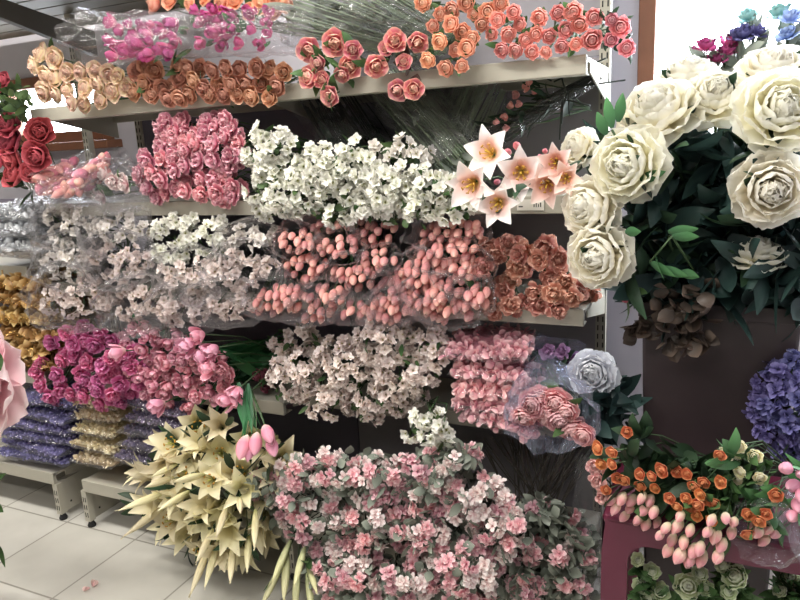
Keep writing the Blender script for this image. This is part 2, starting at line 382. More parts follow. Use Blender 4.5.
# ------------------------------------------------------------------ the room
def tile_mat():
    mt, nt, out = newmat('floor tiles'); L = nt.links.new
    tc = N(nt, 'ShaderNodeTexCoord'); br = N(nt, 'ShaderNodeTexBrick', _offset=0.0)
    br.inputs['Color1'].default_value = H('d2cfc6'); br.inputs['Color2'].default_value = H('c9c6bc'); br.inputs['Mortar'].default_value = H('9a968c')
    br.inputs['Scale'].default_value = 1; br.inputs['Mortar Size'].default_value = .004; br.inputs['Brick Width'].default_value = .40; br.inputs['Row Height'].default_value = .40
    mp = N(nt, 'ShaderNodeMapping'); mp.inputs['Location'].default_value = (.12, .05, 0); L(tc.outputs['Object'], mp.inputs[0]); L(mp.outputs[0], br.inputs['Vector'])
    nz = N(nt, 'ShaderNodeTexNoise', Scale=6.0, Detail=5.0); L(tc.outputs['Object'], nz.inputs['Vector'])
    mx = N(nt, 'ShaderNodeMix', _data_type='RGBA', _blend_type='MULTIPLY'); mx.inputs[0].default_value = .25; L(br.outputs[0], mx.inputs[6]); L(nz.outputs[0], mx.inputs[7])
    p = N(nt, 'ShaderNodeBsdfPrincipled', Roughness=.35); L(mx.outputs[2], p.inputs['Base Color'])
    b = N(nt, 'ShaderNodeBump', Strength=.3, Distance=.003); L(br.outputs['Fac'], b.inputs['Height']); b.invert = True; L(b.outputs[0], p.inputs['Normal'])
    L(p.outputs[0], out.inputs[0]); return mt
WALLM = plain('painted wall', 'cfcbd2', .8, var=.03); WOOD = plain('brown window wood', '8a5a40', .5, var=.12, vscale=14)
XL, XR, YF, YB, ZC = -6.0, 1.8, -5.0, .75, 3.0
b = MB(); b.box(XL, XR, YF, YB + .2, -.05, 0); struct(b.obj('floor', tile_mat(), smooth=False))
b = MB(); b.box(XL, XR, YF, YB + .2, ZC, ZC + .05); struct(b.obj('ceiling', plain('ceiling paint', 'd8d8d4', .9), smooth=False))
# back wall with two window openings
WX = [(-4.3, -2.76, 1.64, 1.98), (-.26, 1.5, 1.12, 2.7)]
b = MB()
xs = [XL, WX[0][0], WX[0][1], WX[1][0], WX[1][1], XR]
for i in range(5):
    if i in (1, 3):
        w = WX[0 if i == 1 else 1]; b.box(xs[i], xs[i + 1], YB, YB + .12, 0, w[2]); b.box(xs[i], xs[i + 1], YB, YB + .12, w[3], ZC)
    else: b.box(xs[i], xs[i + 1], YB, YB + .12, 0, ZC)
struct(b.obj('wall_back', WALLM, smooth=False))
b = MB(); b.box(XL - .1, XL, YF, YB + .12, 0, ZC); struct(b.obj('wall_left', plain('side shop wall', '77706c', .8), smooth=False))
b = MB(); b.box(XR, XR + .1, YF, YB + .12, 0, ZC); struct(b.obj('wall_right', WALLM, smooth=False))
b = MB(); b.box(XL, XR, YF - .1, YF, 0, ZC); struct(b.obj('wall_front', plain('dim shop wall', '77706c', .8), smooth=False))
GLASS, nt, out = newmat('window glass')
g1 = N(nt, 'ShaderNodeBsdfTransparent'); g2 = N(nt, 'ShaderNodeBsdfGlossy', Roughness=.02); mx = N(nt, 'ShaderNodeMixShader', Fac=.06)
nt.links.new(g1.outputs[0], mx.inputs[1]); nt.links.new(g2.outputs[0], mx.inputs[2]); nt.links.new(mx.outputs[0], out.inputs[0])
for wi, (x0, x1, z0, z1) in enumerate(WX):
    b = MB(); w = .055
    b.box(x0, x0 + w, YB - .02, YB + .08, z0, z1); b.box(x1 - w, x1, YB - .02, YB + .08, z0, z1)
    b.box(x0 + w, x1 - w, YB - .02, YB + .08, z0, z0 + w); b.box(x0 + w, x1 - w, YB - .02, YB + .08, z1 - w, z1)
    xm = (x0 + x1) / 2; b.box(xm - .03, xm + .03, YB, YB + .07, z0 + w, z1 - w)
    f = struct(b.obj('window_%d' % (wi + 1), WOOD, smooth=False, bevel=.004))
    b = MB(); b.box(x0 + w, x1 - w, YB + .03, YB + .036, z0 + w, z1 - w); b.obj('pane', GLASS, f, smooth=False)
    b = MB(); b.box(x0 - .08, x1 + .05, YB - .10, YB + .0, z0 - .04, z0); b.obj('sill', WOOD, f, smooth=False, bevel=.004)

# ------------------------------------------------------------------ shelving
METAL = plain('cream enamelled steel', 'aaa698', .45, bump=.05, bscale=200); PANEL_SHADED = plain('shaded panel enamel', '67626e', .6); PANEL_LIT = plain('lit panel enamel', '8d898e', .6); SLOT = plain('slot dark', '1c1c1c', .8); RUB = plain('rubber foot', '1e1e20', .7)  # back panels are one enamel; interior shade and window light put into its colours
def shelf_board(parent, x0, x1, z, depth=.44, th=.045, y0=0.):
    b = MB(); b.box(x0, x1, y0, y0 + depth, z - .012, z)             # deck
    b.box(x0, x1, y0 - .004, y0 + .014, z - th, z + .004)            # folded front lip
    b.box(x0, x1, y0 + .014, y0 + .05, z - th, z - th + .004)
    b.box(x0, x1, y0 + depth - .02, y0 + depth, z - th, z - .012)
    for i in range(1, 4):
        y = y0 + depth * i / 4; b.box(x0 + .01, x1 - .01, y, y + .012, z - .024, z - .012)
    o = b.obj('shelf', METAL, parent, smooth=False, bevel=.002)
    for x in (x0, x1 - .004):                                         # tapered side brackets
        c = MB(); ya, yb = y0 + .06, y0 + depth
        vs = [(x, ya, z - .012), (x, yb, z - .012), (x, yb, z - .11), (x, ya, z - .035)]; vs += [(a + .004, c_, d) for a, c_, d in vs]
        c.add(vs, [(0, 1, 2, 3), (7, 6, 5, 4), (0, 3, 7, 4), (3, 2, 6, 7), (2, 1, 5, 6), (1, 0, 4, 5)])
        c.obj('bracket', METAL, o, smooth=False)
    return o
def upright(parent, x, y, z0, z1):
    b = MB(); b.box(x - .016, x + .016, y, y + .03, z0, z1)
    z = z0 + .03
    while z < z1 - .03:
        for s in (-.008, .008): b.box(x + s - .002, x + s + .002, y - .0012, y + .001, z, z + .018, 1)
        z += .03
    return b.obj('upright', [METAL, SLOT], parent, smooth=False)
def base_leg(parent, x, ya, yb, h):
    b = MB(); b.box(x - .004, x + .004, ya + .03, yb, .03, h); b.box(x - .014, x + .014, ya, ya + .03, .03, h)
    z = .05
    while z < h - .03:
        for s in (-.006, .006): b.box(x + s - .002, x + s + .002, ya - .001, ya + .002, z, z + .022, 1)
        z += .036
    b.box(x + .004, x + .005, ya + .06, ya + .068, .06, .068, 1)
    o = b.obj('base_leg', [METAL, SLOT], parent, smooth=False)
    c = MB(); c.lathe([(.0, .0), (.016, .0), (.018, .008), (.012, .02), (.01, .032)], 14, (x, ya + .016)); c.obj('foot', RUB, o)
UY = .41
u = thing('shelving_unit', 'long cream metal shelving unit filled with artificial flowers', 'shelving', (-1.35, .2, 0))
XS = [-2.38, -1.345, -.31]
for x in (-2.26, -1.29, -.325): upright(u, x, UY + (.023 if x == -1.29 else 0), 0.0, 2.35 if x > -1 else 1.78)
for z in (1.742, 1.385, 1.07, .675):
    for i in range(2):
        ss = z < .7 and i == 1          # the short deck of the second bay
        shelf_board(u, XS[i] + .001, XS[i + 1] - .001, z, depth=.30 if ss else .41, y0=.11 if ss else 0)
for i in range(2): shelf_board(u, XS[i] + .001, XS[i + 1] - .001, .225, depth=.46, th=.05, y0=-.05)
for x in (-2.385, -1.345, -.315): base_leg(u, x, -.05, .44, .175)
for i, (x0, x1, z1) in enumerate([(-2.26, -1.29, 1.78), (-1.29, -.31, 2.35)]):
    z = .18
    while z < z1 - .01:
        zz = min(z1, z + .40); b = MB(); b.box(x0 + .002, x1 - .002, UY + .012, UY + .022, z + .0015, zz - .0015); b.obj('back_panel', [PANEL_SHADED, PANEL_LIT][i], u, smooth=False, bevel=.002); z = zz
# small price label with dark figures on the lip of the second shelf
pt = W(533, 189, -.006); b = MB(); b.box(pt.x - .045, pt.x + .03, -.008, -.005, 1.350, 1.380)
for k in range(4): b.box(pt.x + .002 + k * .006, pt.x + .0045 + k * .006, -.009, -.0075, 1.359, 1.367 + (k % 2) * .004, 1)
b.box(pt.x - .04, pt.x - .028, -.009, -.0075, 1.359, 1.362, 1)
b.obj('price_label', [plain('label paper', 'e6e3d8', .6), SLOT], u, smooth=False)

u2 = thing('shelving_unit', 'neighbouring cream metal shelving unit with silver, gold and purple packs', 'shelving', (-3.2, .2, 0))
for x in (-3.75, -2.58): upright(u2, x, UY, 0., 2.165)
for z in (1.13, .66): shelf_board(u2, -3.75, -2.555, z, depth=.41)
shelf_board(u2, -3.75, -2.555, .225, depth=.46, th=.05, y0=-.05)
for x in (-3.745, -2.56): base_leg(u2, x, -.05, .44, .175)
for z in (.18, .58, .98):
    b = MB(); b.box(-3.74, -2.56, UY + .012, UY + .022, z + .0015, z + .3985); b.obj('back_panel', PANEL_SHADED, u2, smooth=False)
# overhead display deck seen from below, with its sloping brace
oh = thing('overhead_rack', 'slatted cream overhead rack seen from below with a dark sloping brace', 'rack', (-2.6, .1, 2.1))
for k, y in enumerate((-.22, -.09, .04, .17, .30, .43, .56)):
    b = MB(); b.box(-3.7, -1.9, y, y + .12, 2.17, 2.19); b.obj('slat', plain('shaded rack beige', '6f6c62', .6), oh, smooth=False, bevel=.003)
b = MB(); b.box(-2.72, -2.68, -.22, .68, 2.19, 2.23); b.box(-2.1, -2.06, -.22, .68, 2.19, 2.23); b.obj('cross_rail', METAL, oh, smooth=False)
DKM = plain('dark brace steel', '4a463e', .6)
b = MB(); vs = [(-2.47, -.1, 2.165), (-2.47, .42, 2.08), (-2.47, .42, 1.98), (-2.47, -.1, 2.10)]; vs += [(a + .03, c_, d) for a, c_, d in vs]
b.add(vs, [(0, 1, 2, 3), (7, 6, 5, 4), (0, 3, 7, 4), (3, 2, 6, 7), (2, 1, 5, 6), (1, 0, 4, 5)]); b.obj('brace', DKM, oh, smooth=False)

# ------------------------------------------------------------------ flower colours
P = petal_mat
ROSE_CREAM = P('cream rose petals', [(0, 'd8b478'), (.6, 'efe0b4'), (1, 'f4e8c4')], 'd08a84', .75)
ROSE_DUSTY = P('dusty orange rose petals', [(0, '9c5040'), (.5, 'dc9c74'), (1, 'ecb894')], 'b0604a', .5)
ROSE_PEACH = P('bright peach petals', [(0, 'e07048'), (.6, 'f2a078'), (1, 'f8c09a')])
ROSE_PINKCREAM = P('pink and cream rose petals', [(0, 'f08c9c'), (.45, 'ea6480'), (.85, 'f08c9c'), (1, 'f2b0a4')], 'f6e2b4', .6)
RAN_PEACH = P('peach ranunculus petals', [(0, 'e88858'), (.6, 'f6ae8c'), (1, 'fac8a8')], 'f8cfae', .4)
RAN_CORAL = P('coral pink ranunculus petals', [(0, 'e88060'), (.5, 'f29c90'), (1, 'f8b8b0')], 'f8c4b8', .3)
MAGFREE = P('magenta freesia petals', [(0, 'e8a0b8'), (.4, 'd03c88'), (1, 'b82a80')])
DUSTPINK = P('dusty pink petals', [(0, 'b84660'), (.5, 'da708c'), (.85, 'ec9cae'), (1, 'f6c4c8')], 'f0bcc0', .35)
WHITEB = P('white blossom petals', [(0, 'd0d4a0'), (.4, 'f0f0e2'), (1, 'f8f6ee')])
GREYW = P('grey white blossom petals', [(0, 'b8b0a0'), (.4, 'e8e0d8'), (1, 'f4efe8')])
IVORYP = P('ivory pink blossom petals', [(0, 'c0a898'), (.4, 'ead8d0'), (1, 'f6ebe4')])
SALTULIP = P('salmon tulip petals', [(0, 'ecc8a8'), (.35, 'e48c84'), (.8, 'f0a69c'), (1, 'f6ccb4')], 'f6c4b4', .4)
SALMON = P('salmon folded petals', [(0, 'a04c3a'), (.5, 'd07c66'), (.9, 'e29c86'), (1, 'efc0aa')], 'ecbca0', .4)
HOTPINK = P('magenta petals', [(0, 'a81858'), (.5, 'd43888'), (.9, 'e460a8'), (1, 'f0a8cc')], 'e890b8', .3)
TULPINK = P('rose pink tulip petals', [(0, 'd8a8a0'), (.4, 'd46c8a'), (.85, 'ea9ab0'), (1, 'f6c4cc')], 'f0c0c8', .3)
PINKTUL = P('pale pink tulip petals', [(0, 'f0dcc8'), (.4, 'e07a9c'), (1, 'f2a8c0')], 'f4c8d4', .4)
REDROSE = P('crimson rose petals', [(0, '640a1e'), (.6, '98122f'), (1, 'c03a52')], 'dc5a6a', .4)
LILYW = P('white pink lily petals', [(0, 'c8b030'), (.18, 'e0b070'), (.4, 'eebcb4'), (.75, 'f4e4e0'), (1, 'f6ece6')], 'f8f0ea', .5)
LILYP = P('peach pink lily petals', [(0, 'c8a040'), (.2, 'e09878'), (.6, 'eeb8a8'), (1, 'f4d8cc')], 'f8eee6', .4)
LILYY = P('pale yellow lily petals', [(0, 'aeaa62'), (.3, 'e0d49c'), (1, 'efe6c0')], 'ecdfae', .3)
BUDPINK = P('pink lily buds', [(0, 'e8a0a0'), (1, 'e0607c')])
PEONYW = P('white peony petals', [(0, 'f0e4bc'), (.5, 'f8f3e0'), (1, 'fbf9f0')], var=.04, transl=.5, sat=1.)
PEONYPP = P('pale pink peony petals', [(0, 'e0a8b4'), (.5, 'ecc8d0'), (1, 'f2e2e4')])
PINKGER = P('pink and white floret petals', [(0, 'd87488'), (.45, 'eca0ae'), (.9, 'f6c8cc'), (1, 'f8dcda')], 'f2dcd8', .3, var=.22)
WHITEGER = P('whitish floret petals', [(0, 'd8989e'), (.5, 'f2dcd8'), (1, 'f8f0ec')], var=.12)
ORANGE = P('orange spray rose petals', [(0, 'c84808'), (.6, 'e87828'), (1, 'f0a050')], 'f2a858', .3)
CREAMRAN = P('cream yellow ranunculus petals', [(0, 'e0d478'), (.6, 'f4ecc0'), (1, 'faf4de')])
TULIPCREAM = P('cream and pink tulip petals', [(0, 'd8d8a0'), (.35, 'ecd8b8'), (.7, 'e89498'), (1, 'd86a80')], 'f0dcc8', .6, var=.12)
GREENRAN = P('green white petals', [(0, 'a8c058'), (.5, 'dce8b4'), (1, 'f4f8e4')])
VIOLET = P('violet hydrangea petals', [(0, '38346c'), (.5, '5a5498'), (1, '7a74b4')], var=.25)
WINE = P('wine red petals', [(0, '6a2030'), (1, '98485c')])
PINKBAG = P('rose pink packed petals', [(0, 'd0607c'), (.5, 'ea94a2'), (1, 'f6c8c8')], 'f4ccc8', .3)
LILAC = P('lilac petals', [(0, 'a060a0'), (1, 'd0a0d0')])

# ------------------------------------------------------------------ top shelf (1.73)
ART = 'artificial flowers'
Z1 = -.0
bunch('rose_bunch', 'cream roses with pink rims at the far end of the top shelf', ART, 'cream roses on the top shelf', 'rose', ROSE_CREAM, .078, root=(-2.15, .3, 1.80),
      pts=[(41, 54, 24), (56, 58, 24), (34, 66, 22), (56, 78, 26), (68, 72, 22), (44, 92, 24), (56, 94, 20), (47, 76, 22), (68, 90, 20)], Y0=-.02, leaves=10)
bunch('rose_bunch', 'cream roses with pink rims hanging over the top shelf lip beside the dusty orange ones', ART, 'cream roses on the top shelf', 'rose', ROSE_CREAM, .078, root=(-1.95, .3, 1.80),
      pts=[(81, 72, 22), (86, 88, 22), (98, 84, 24), (114, 90, 24), (85, 104, 22), (101, 100, 22), (110, 74, 22), (96, 70, 20), (118, 76, 20), (72, 102, 20), (128, 88, 20)], Y0=-.05, leaves=8)
RG = 'dusty orange roses along the top shelf'
for lab, pts, rx in [('dusty orange roses next to the cream roses on the top shelf', [(138, 72), (144, 84), (134, 92), (155, 70), (156, 84), (152, 94), (168, 98), (163, 88), (146, 66)], -1.8),
                     ('dusty orange roses below the middle of the magenta bag', [(178, 66), (180, 78), (194, 80), (175, 88), (190, 94), (200, 68), (204, 88), (188, 68), (180, 98)], -1.62),
                     ('dusty orange roses below the crinkled end of the magenta bag', [(213, 70), (226, 68), (219, 86), (209, 94), (232, 84), (238, 94), (224, 94), (240, 70)], -1.5),
                     ('dusty orange roses drooping beside the pink and cream roses', [(247, 84), (257, 68), (270, 70), (262, 84), (270, 98), (252, 96), (278, 86), (284, 72)], -1.35)]:
    bunch('rose_bunch', lab, ART, RG, 'rose', ROSE_DUSTY, .074, pts=[(x, y, 21) for x, y in pts], Y0=-.04, root=(rx, .3, 1.8), leaves=6)
bunch('rose_bunch', 'bright peach flowers lying on top of the magenta flower bag', ART, None, 'rose', ROSE_PEACH, .075, pts=[(154, 4, 22), (170, 0, 22), (190, 2, 20), (206, -4, 22), (222, 2, 22), (236, 0, 20), (262, 4, 24), (274, 10, 22), (250, 12, 20), (285, 2, 22)], Y0=.02, root=(-1.4, .35, 1.95), leaves=8)
fb = bunch('freesia_bag', 'long clear bag of magenta freesias lying on the dusty orange roses', ART, None, 'tulip_open', MAGFREE, .036, Y0=-.10, bulge=.02, sp=10.5,
      pts=[(112 + 10 * (i % 7) + ru(-4, 4), 24 + 9 * (i // 7) + ru(-3, 3) + (4 if i % 2 else 0), ru(12, 17)) for i in range(28)] +
          [(190 + ru(0, 90), ru(10, 48), ru(11, 16)) for i in range(22)] + [(215 + ru(0, 20), ru(14, 34), 18) for i in range(7)], root=(-1.25, .12, 1.9), leaves=34, leafsz=(.06, .022), lmat=BRIGHT, jit=.7, sticks=False)
A = W(84, 40, -.10); B = W(300, 30, -.06); sleeve(fb, A, B, .10, .085, CLEAR, flat=.75, seed=4, open_=1.2, nr=30, ns=40)
PR = 'pink and cream roses on the top shelf'
bunch('rose_bunch', 'large pink roses with cream rims above the white blossoms', ART, PR, 'rose', ROSE_PINKCREAM, .085, pts=[(309, 50, 27), (335, 43, 28), (318, 62, 20), (353, 50, 20), (309, 77, 26), (330, 96, 24), (350, 66, 26), (376, 66, 25), (342, 74, 18), (322, 80, 18)], Y0=-.06, root=(-1.1, .3, 1.82), leaves=46, leafspread=.2)
bunch('rose_bunch', 'pink roses with cream rims touching the peach ranunculus', ART, PR, 'rose', ROSE_PINKCREAM, .085, pts=[(395, 41, 27), (418, 42, 25), (398, 90, 24), (414, 89, 23), (386, 48, 18), (404, 62, 17)], Y0=-.07, root=(-.95, .3, 1.82), leaves=40, leafspread=.2, leafsz=(.05, .03), lmat=BROWN)
RNG = 'peach and coral ranunculus at the top shelf end'
bunch('ranunculus_bunch', 'peach ranunculus hanging over the shelf lip by the pink roses', ART, RNG, 'ranunculus', RAN_PEACH, .065, pts=[(440, 41, 23), (428, 60, 20), (446, 68, 22), (462, 66, 19), (467, 48, 24), (462, 32, 24), (451, 24, 22), (472, 38, 20), (456, 50, 20), (433, 26, 18)], Y0=-.07, root=(-.8, .3, 1.85), leaves=40, leafspread=.2, leafsz=(.045, .022), jit=.2, aim=.7)
bunch('ranunculus_bunch', 'peach ranunculus at the upper edge above the other peach ones', ART, RNG, 'ranunculus', RAN_PEACH, .065, pts=[(423, 3, 22), (466, 3, 22), (452, 10, 22), (488, 12, 24), (482, 24, 20), (440, 14, 18), (501, 4, 22), (474, 14, 18)], Y0=.0, root=(-.75, .3, 1.95), leaves=40, leafspread=.2, leafsz=(.045, .022), jit=.25, aim=.7)
bunch('ranunculus_bunch', 'coral ranunculus in the middle of the ranunculus row', ART, RNG, 'ranunculus', RAN_CORAL, .062, pts=[(498, 20, 22), (514, 12, 20), (508, 34, 22), (520, 24, 20), (502, 50, 20), (526, 40, 20), (492, 34, 18), (536, 34, 20), (516, 50, 20), (532, 52, 20)], Y0=-.02, root=(-.6, .3, 1.88), leaves=40, leafspread=.2, leafsz=(.045, .022), jit=.25, aim=.7)
bunch('ranunculus_bunch', 'coral pink ranunculus standing just before the shelf end', ART, RNG, 'ranunculus', RAN_CORAL, .062, pts=[(540, 17, 22), (558, 13, 20), (574, 11, 24), (566, 30, 22), (580, 24, 22), (594, 17, 24), (549, 36, 20), (562, 46, 20), (576, 44, 18), (592, 40, 26), (546, 52, 18), (570, 14, 16)], Y0=-.02, root=(-.45, .3, 1.86), leaves=40, leafspread=.2, leafsz=(.045, .022), jit=.25, aim=.7)
bunch('ranunculus_bunch', 'pink ranunculus overhanging the outer corner of the top shelf', ART, RNG, 'ranunculus', P('pink ranunculus petals', [(0, 'd85868'), (.5, 'ee8490'), (1, 'f6b0b4')], 'f8ccc8', .3), .065, pts=[(621, 27, 26), (627, 48, 24), (611, 40, 20), (612, 20, 18)], Y0=-.06, root=(-.33, .3, 1.84), leaves=22, leafsz=(.05, .02), lmat=DARK, jit=.25, aim=.7)
# wrapped green stems on the top shelf
PALESTEM = plain('pale green stem', '8c9c80', .5)
def stem_wrap(name, label, group, A, B, ra, rb, n, film=CLEAR, mat=STEM, leaves=0, lm=LEAF, flat=.7, seed=1):
    o = thing(name, label, ART, B, group); b = MB(); lb = MB(); random.seed(seed)
    ax = B - A; t = ax.normalized(); s = t.cross(V((0, 0, 1))).normalized(); u_ = s.cross(t)
    for i in range(n):
        a, r = ru(0, 6.28), math.sqrt(rnd()); off = s * cos(a) * r + u_ * sin(a) * r * flat
        b.tube([A + off * ra, A + ax * .5 + off * (ra * .45 + rb * .55) + V((ru(-1, 1), ru(-1, 1), ru(-1, 1))) * .006, B + off * rb], .0022, 4)
    b.obj('stems', mat, o)
    for i in range(leaves):
        v = ru(0, .8); a, r = ru(0, 6.28), rnd(); rr_ = ra * (1 - v) + rb * v
        leaf(lb, A + ax * v + (s * cos(a) + u_ * sin(a) * flat) * rr_ * r, -t * 1 + V((ru(-1, 1), ru(-1, 1), ru(-1, 1))) * .5, ru(.06, .12), ru(.015, .035), ru(-20, 40))
    if leaves: lb.obj('leaves', lm, o)
    if film: sleeve(o, A, B, ra * 1.15, rb * 1.15, film, flat=flat, seed=seed)
    return o
stem_wrap('wrapped_greenery', 'clear wrapped green stems lying behind the pink and cream roses', 'wrapped stems on the top shelf', W(290, 5, .1), W(420, 45, .32), .13, .08, 70, leaves=60, seed=21, film=MILKY, mat=PALESTEM, lm=GREYLEAF)
stem_wrap('wrapped_greenery', 'clear wrapped green stems reaching up behind the peach ranunculus', 'wrapped stems on the top shelf', W(350, -15, .15), W(450, 40, .34), .13, .08, 70, leaves=40, seed=22, film=MILKY, mat=PALESTEM, lm=GREYLEAF)
# ------------------------------------------------------------------ second shelf (1.37)
stem_wrap('wrapped_greenery', 'clear wrapped grey green stems leaning below the peach ranunculus', 'wrapped stems on the second shelf', W(470, 165, .16), W(400, 85, .3), .11, .12, 90, leaves=60, lm=GREYLEAF, mat=PALESTEM, seed=31, film=MILKY)
stem_wrap('wrapped_greenery', 'clear wrapped green stems leaning above the lilies', 'wrapped stems on the second shelf', W(440, 180, .2), W(480, 90, .32), .11, .12, 80, leaves=60, lm=GREYLEAF, mat=PALESTEM, seed=32, film=CLEAR)
stem_wrap('wrapped_greenery', 'dark wrapped stems above the white blossoms', 'wrapped stems on the second shelf', W(370, 165, .22), W(330, 100, .34), .13, .12, 70, leaves=50, lm=DARK, mat=STEMD, seed=33, film=CLEAR)
sw = stem_wrap('wrapped_twigs', 'wrapped dark twigs stretched under the outer end of the top shelf', None, W(470, 150, .22), W(600, 75, .25), .06, .022, 60, leaves=70, lm=DARK, mat=STEMD, seed=34, film=CLEAR)
b = MB()
for i in range(12):
    q = W(ru(545, 570), ru(80, 110), .2); b.tube([q, q + V((ru(-.12, .16), ru(-.03, .03), ru(-.13, .06)))], .003, 4)
b.obj('twigs', STEMD, sw)
bunch('blossom_sprig', 'small pink buds showing between the wrapped stems below the top shelf', ART, None, 'rosebud', RAN_CORAL, .04, pts=[(517, 95, 15), (527, 88, 14), (511, 106, 14), (505, 116, 13), (530, 82, 13), (497, 122, 12), (520, 104, 12), (535, 92, 12), (507, 128, 12)], Y0=.16, leaves=16, leafsz=(.05, .02), lmat=DARK, root=(-.35, .3, 1.62))
bunch('rose_bunch', 'crimson roses with bright pink rims at the frame edge', ART, None, 'rose', REDROSE, .105, pts=[(40, 132, 34), (10, 141, 36), (37, 156, 32), (12, 158, 32), (8, 125, 30), (14, 175, 30), (-8, 160, 34), (30, 172, 24)], Y0=-.12, root=(-2.62, .3, 1.25), leaves=14, leafsz=(.09, .045))
bunch('rose_foliage_bunch', 'dense green leaves above the crimson roses with a pink tip', ART, None, 'rose', REDROSE, .05, pts=[(4, 80, 18), (-4, 88, 18)], Y0=-.1, root=(-2.6, .1, 1.35), leaves=0)
o = bpy.data.objects['rose_foliage_bunch']; lb = MB(); random.seed(5)
for i in range(150): lb_p = W(ru(-12, 30), ru(86, 125), ru(-.16, .02)); leaf(lb, lb_p, V((ru(-1, 1), ru(-1, .2), ru(-.6, 1))), ru(.04, .07), ru(.018, .03), ru(0, 60))
lb.obj('leaves', LEAF, o)

# packed film bags -----------------------------------------------------
def pillow_pt(u, v, L, Wd, Hh, sd, amp=.12):
    a = (1 - abs(u) ** 3.0) ** .6 * (1 - abs(v) ** 2.6) ** .55
    n = noise.noise(V((u * 2.3 + sd, v * 2.3, sd * .7))) * .5 + noise.noise(V((u * 6 + sd, v * 5, sd))) * .25
    return a * Hh * .5 * (1 + amp * 4 * n)
def pack_meshes(key, L, Wd, Hh, mat, pet, npet, seed, prof='rose'):
    """contents: loose petals pressed together in the shape of the bag"""
    random.seed(seed); b = MB(); n = 16
    for sgn in (1, -1):
        vs = []; fs = []
        for j in range(n + 1):
            for i in range(n + 1):
                u_, v_ = -1 + 2 * i / n, -1 + 2 * j / n; h = pillow_pt(u_ * .96, v_ * .96, L, Wd, Hh, seed) * .86
                vs.append((u_ * L * .47, v_ * Wd * .47, sgn * h))
        for j in range(n):
            for i in range(n): q = j * (n + 1) + i; f = (q, q + 1, q + n + 2, q + n + 1); fs.append(f if sgn > 0 else f[::-1])
        b.add(vs, fs, [(.3, rnd(), .3)] * len(vs))
    for i in range(npet):
        u_, v_ = ru(-.97, .97), ru(-.97, .97)
        if rnd() < .45: v_ = -abs(v_) ** .25
        if rnd() < .15: u_ = math.copysign(abs(u_) ** .25, u_)
        h = pillow_pt(u_ * .96, v_ * .96, L, Wd, Hh, seed) * .86 * (1 if rnd() < .7 else ru(-1, 1))
        leaf(b, V((u_ * L * .47, v_ * Wd * .47, h)), V((u_ + ru(-1, 1), v_ * 1.2 + ru(-.8, .5), ru(-.3, .8))), pet * ru(.7, 1.3), pet * ru(.7, 1.2), ru(20, 110), prof, nu=2, nv=3)
    cont = b.mesh('petal_filling', mat)
    f = MB(); n = 22
    for sgn in (1, -1):
        vs = []; fs = []
        for j in range(n + 1):
            for i in range(n + 1):
                u_, v_ = -1 + 2 * i / n, -1 + 2 * j / n
                h = pillow_pt(u_, v_, L, Wd, Hh, seed) * 1.12 + .25 * Hh * abs(noise.noise(V((u_ * 7 + seed, v_ * 7, 3.)))) * (1 - abs(u_ * v_) ** 4)
                if max(abs(u_), abs(v_)) > .995: h = 0
                w_ = 1 + .03 * noise.noise(V((u_ * 5, v_ * 5, seed + 9.)))
                vs.append((u_ * L * .54 * w_, v_ * Wd * .54 * w_, sgn * h + .008 * noise.noise(V((u_ * 4, v_ * 4, seed + 1.)))))
        for j in range(n):
            for i in range(n): q = j * (n + 1) + i; fc = (q, q + 1, q + n + 2, q + n + 1); fs.append(fc if sgn > 0 else fc[::-1])
        f.add(vs, fs)
    return cont, f
def packet(name, label, group, loc, rot, L, Wd, Hh, mat, pet=.02, npet=260, seed=1, film=CLEAR, cat='flower packet', prof='rose'):
    c, f = pack_meshes(name, L, Wd, Hh, mat, pet, npet, seed, prof); o = thing(name, label, cat, loc, group); o.rotation_euler = rot
    m1 = bpy.data.objects.new('petal_filling', c); COL.objects.link(m1); m1.parent = o
    m2 = bpy.data.objects.new('plastic_bag', f.mesh('plastic_bag', film, smooth=False)); COL.objects.link(m2); m2.parent = o
    return o
ORD = ['topmost', 'second from top', 'third from top', 'fourth from top', 'fifth from top', 'sixth from top']
def stack(name, what, where, group, pxs, Y, L, Wd, Hh, mat, rotz=0, **k):
    n = len(pxs)
    for i, (x, y) in enumerate(pxs):
        p = W(x, y, Y); w = 'lowest' if i == n - 1 else ORD[i]
        packet(name, '%s, %s in the stack %s' % (what, w, where), group, p + V((0, Wd * .42, 0)), (ru(-.03, .05), ru(-.04, .04), rotz + ru(-.1, .1)), L, Wd, Hh, mat, seed=BN[0] * 5 + i * 3 + 1, **k)
    BN[0] += 7
GOLD = plain('gold foil', 'b08a48', .28, .85, bump=.5, bscale=30); GOLDP = petal_mat('gold petals', [(0, '7a5420'), (.5, 'b08438'), (1, 'e0c078')], rough=.25, var=.3)
SILVER = petal_mat('silver petals', [(0, '8a8e90'), (.5, 'b4b8ba'), (1, 'dfe2e4')], rough=.3, var=.2)
PURP = petal_mat('lavender purple petals', [(0, '4a4480'), (.5, '706ab0'), (1, 'a09ad4')], var=.25)
PURD = petal_mat('dull purple petals', [(0, '4c4068'), (.5, '74668e'), (1, '9c90b0')], var=.25)
CREAMP = petal_mat('cream packed petals', [(0, 'd0b478'), (.5, 'efdcae'), (1, 'f8eecc')], var=.15)
SALP = petal_mat('salmon packed petals', [(0, 'd06a76'), (.5, 'e8989a'), (1, 'f4c8c2')], 'f0c4bc', .3)
stack('lavender_packet', 'bag of lavender purple petals', 'at the frame edge', 'purple bags on the far bottom shelf', [(40, 402), (38, 414), (36, 425), (34, 436), (33, 447), (32, 456)], -.03, .44, .32, .05, PURP, npet=300, pet=.018)
stack('petal_packet', 'bag of cream petals', 'between the purple ones', 'cream bags on the bottom shelf', [(98, 404), (97, 417), (95, 431), (94, 446), (96, 460)], -.03, .235, .32, .056, CREAMP, npet=260, pet=.02)
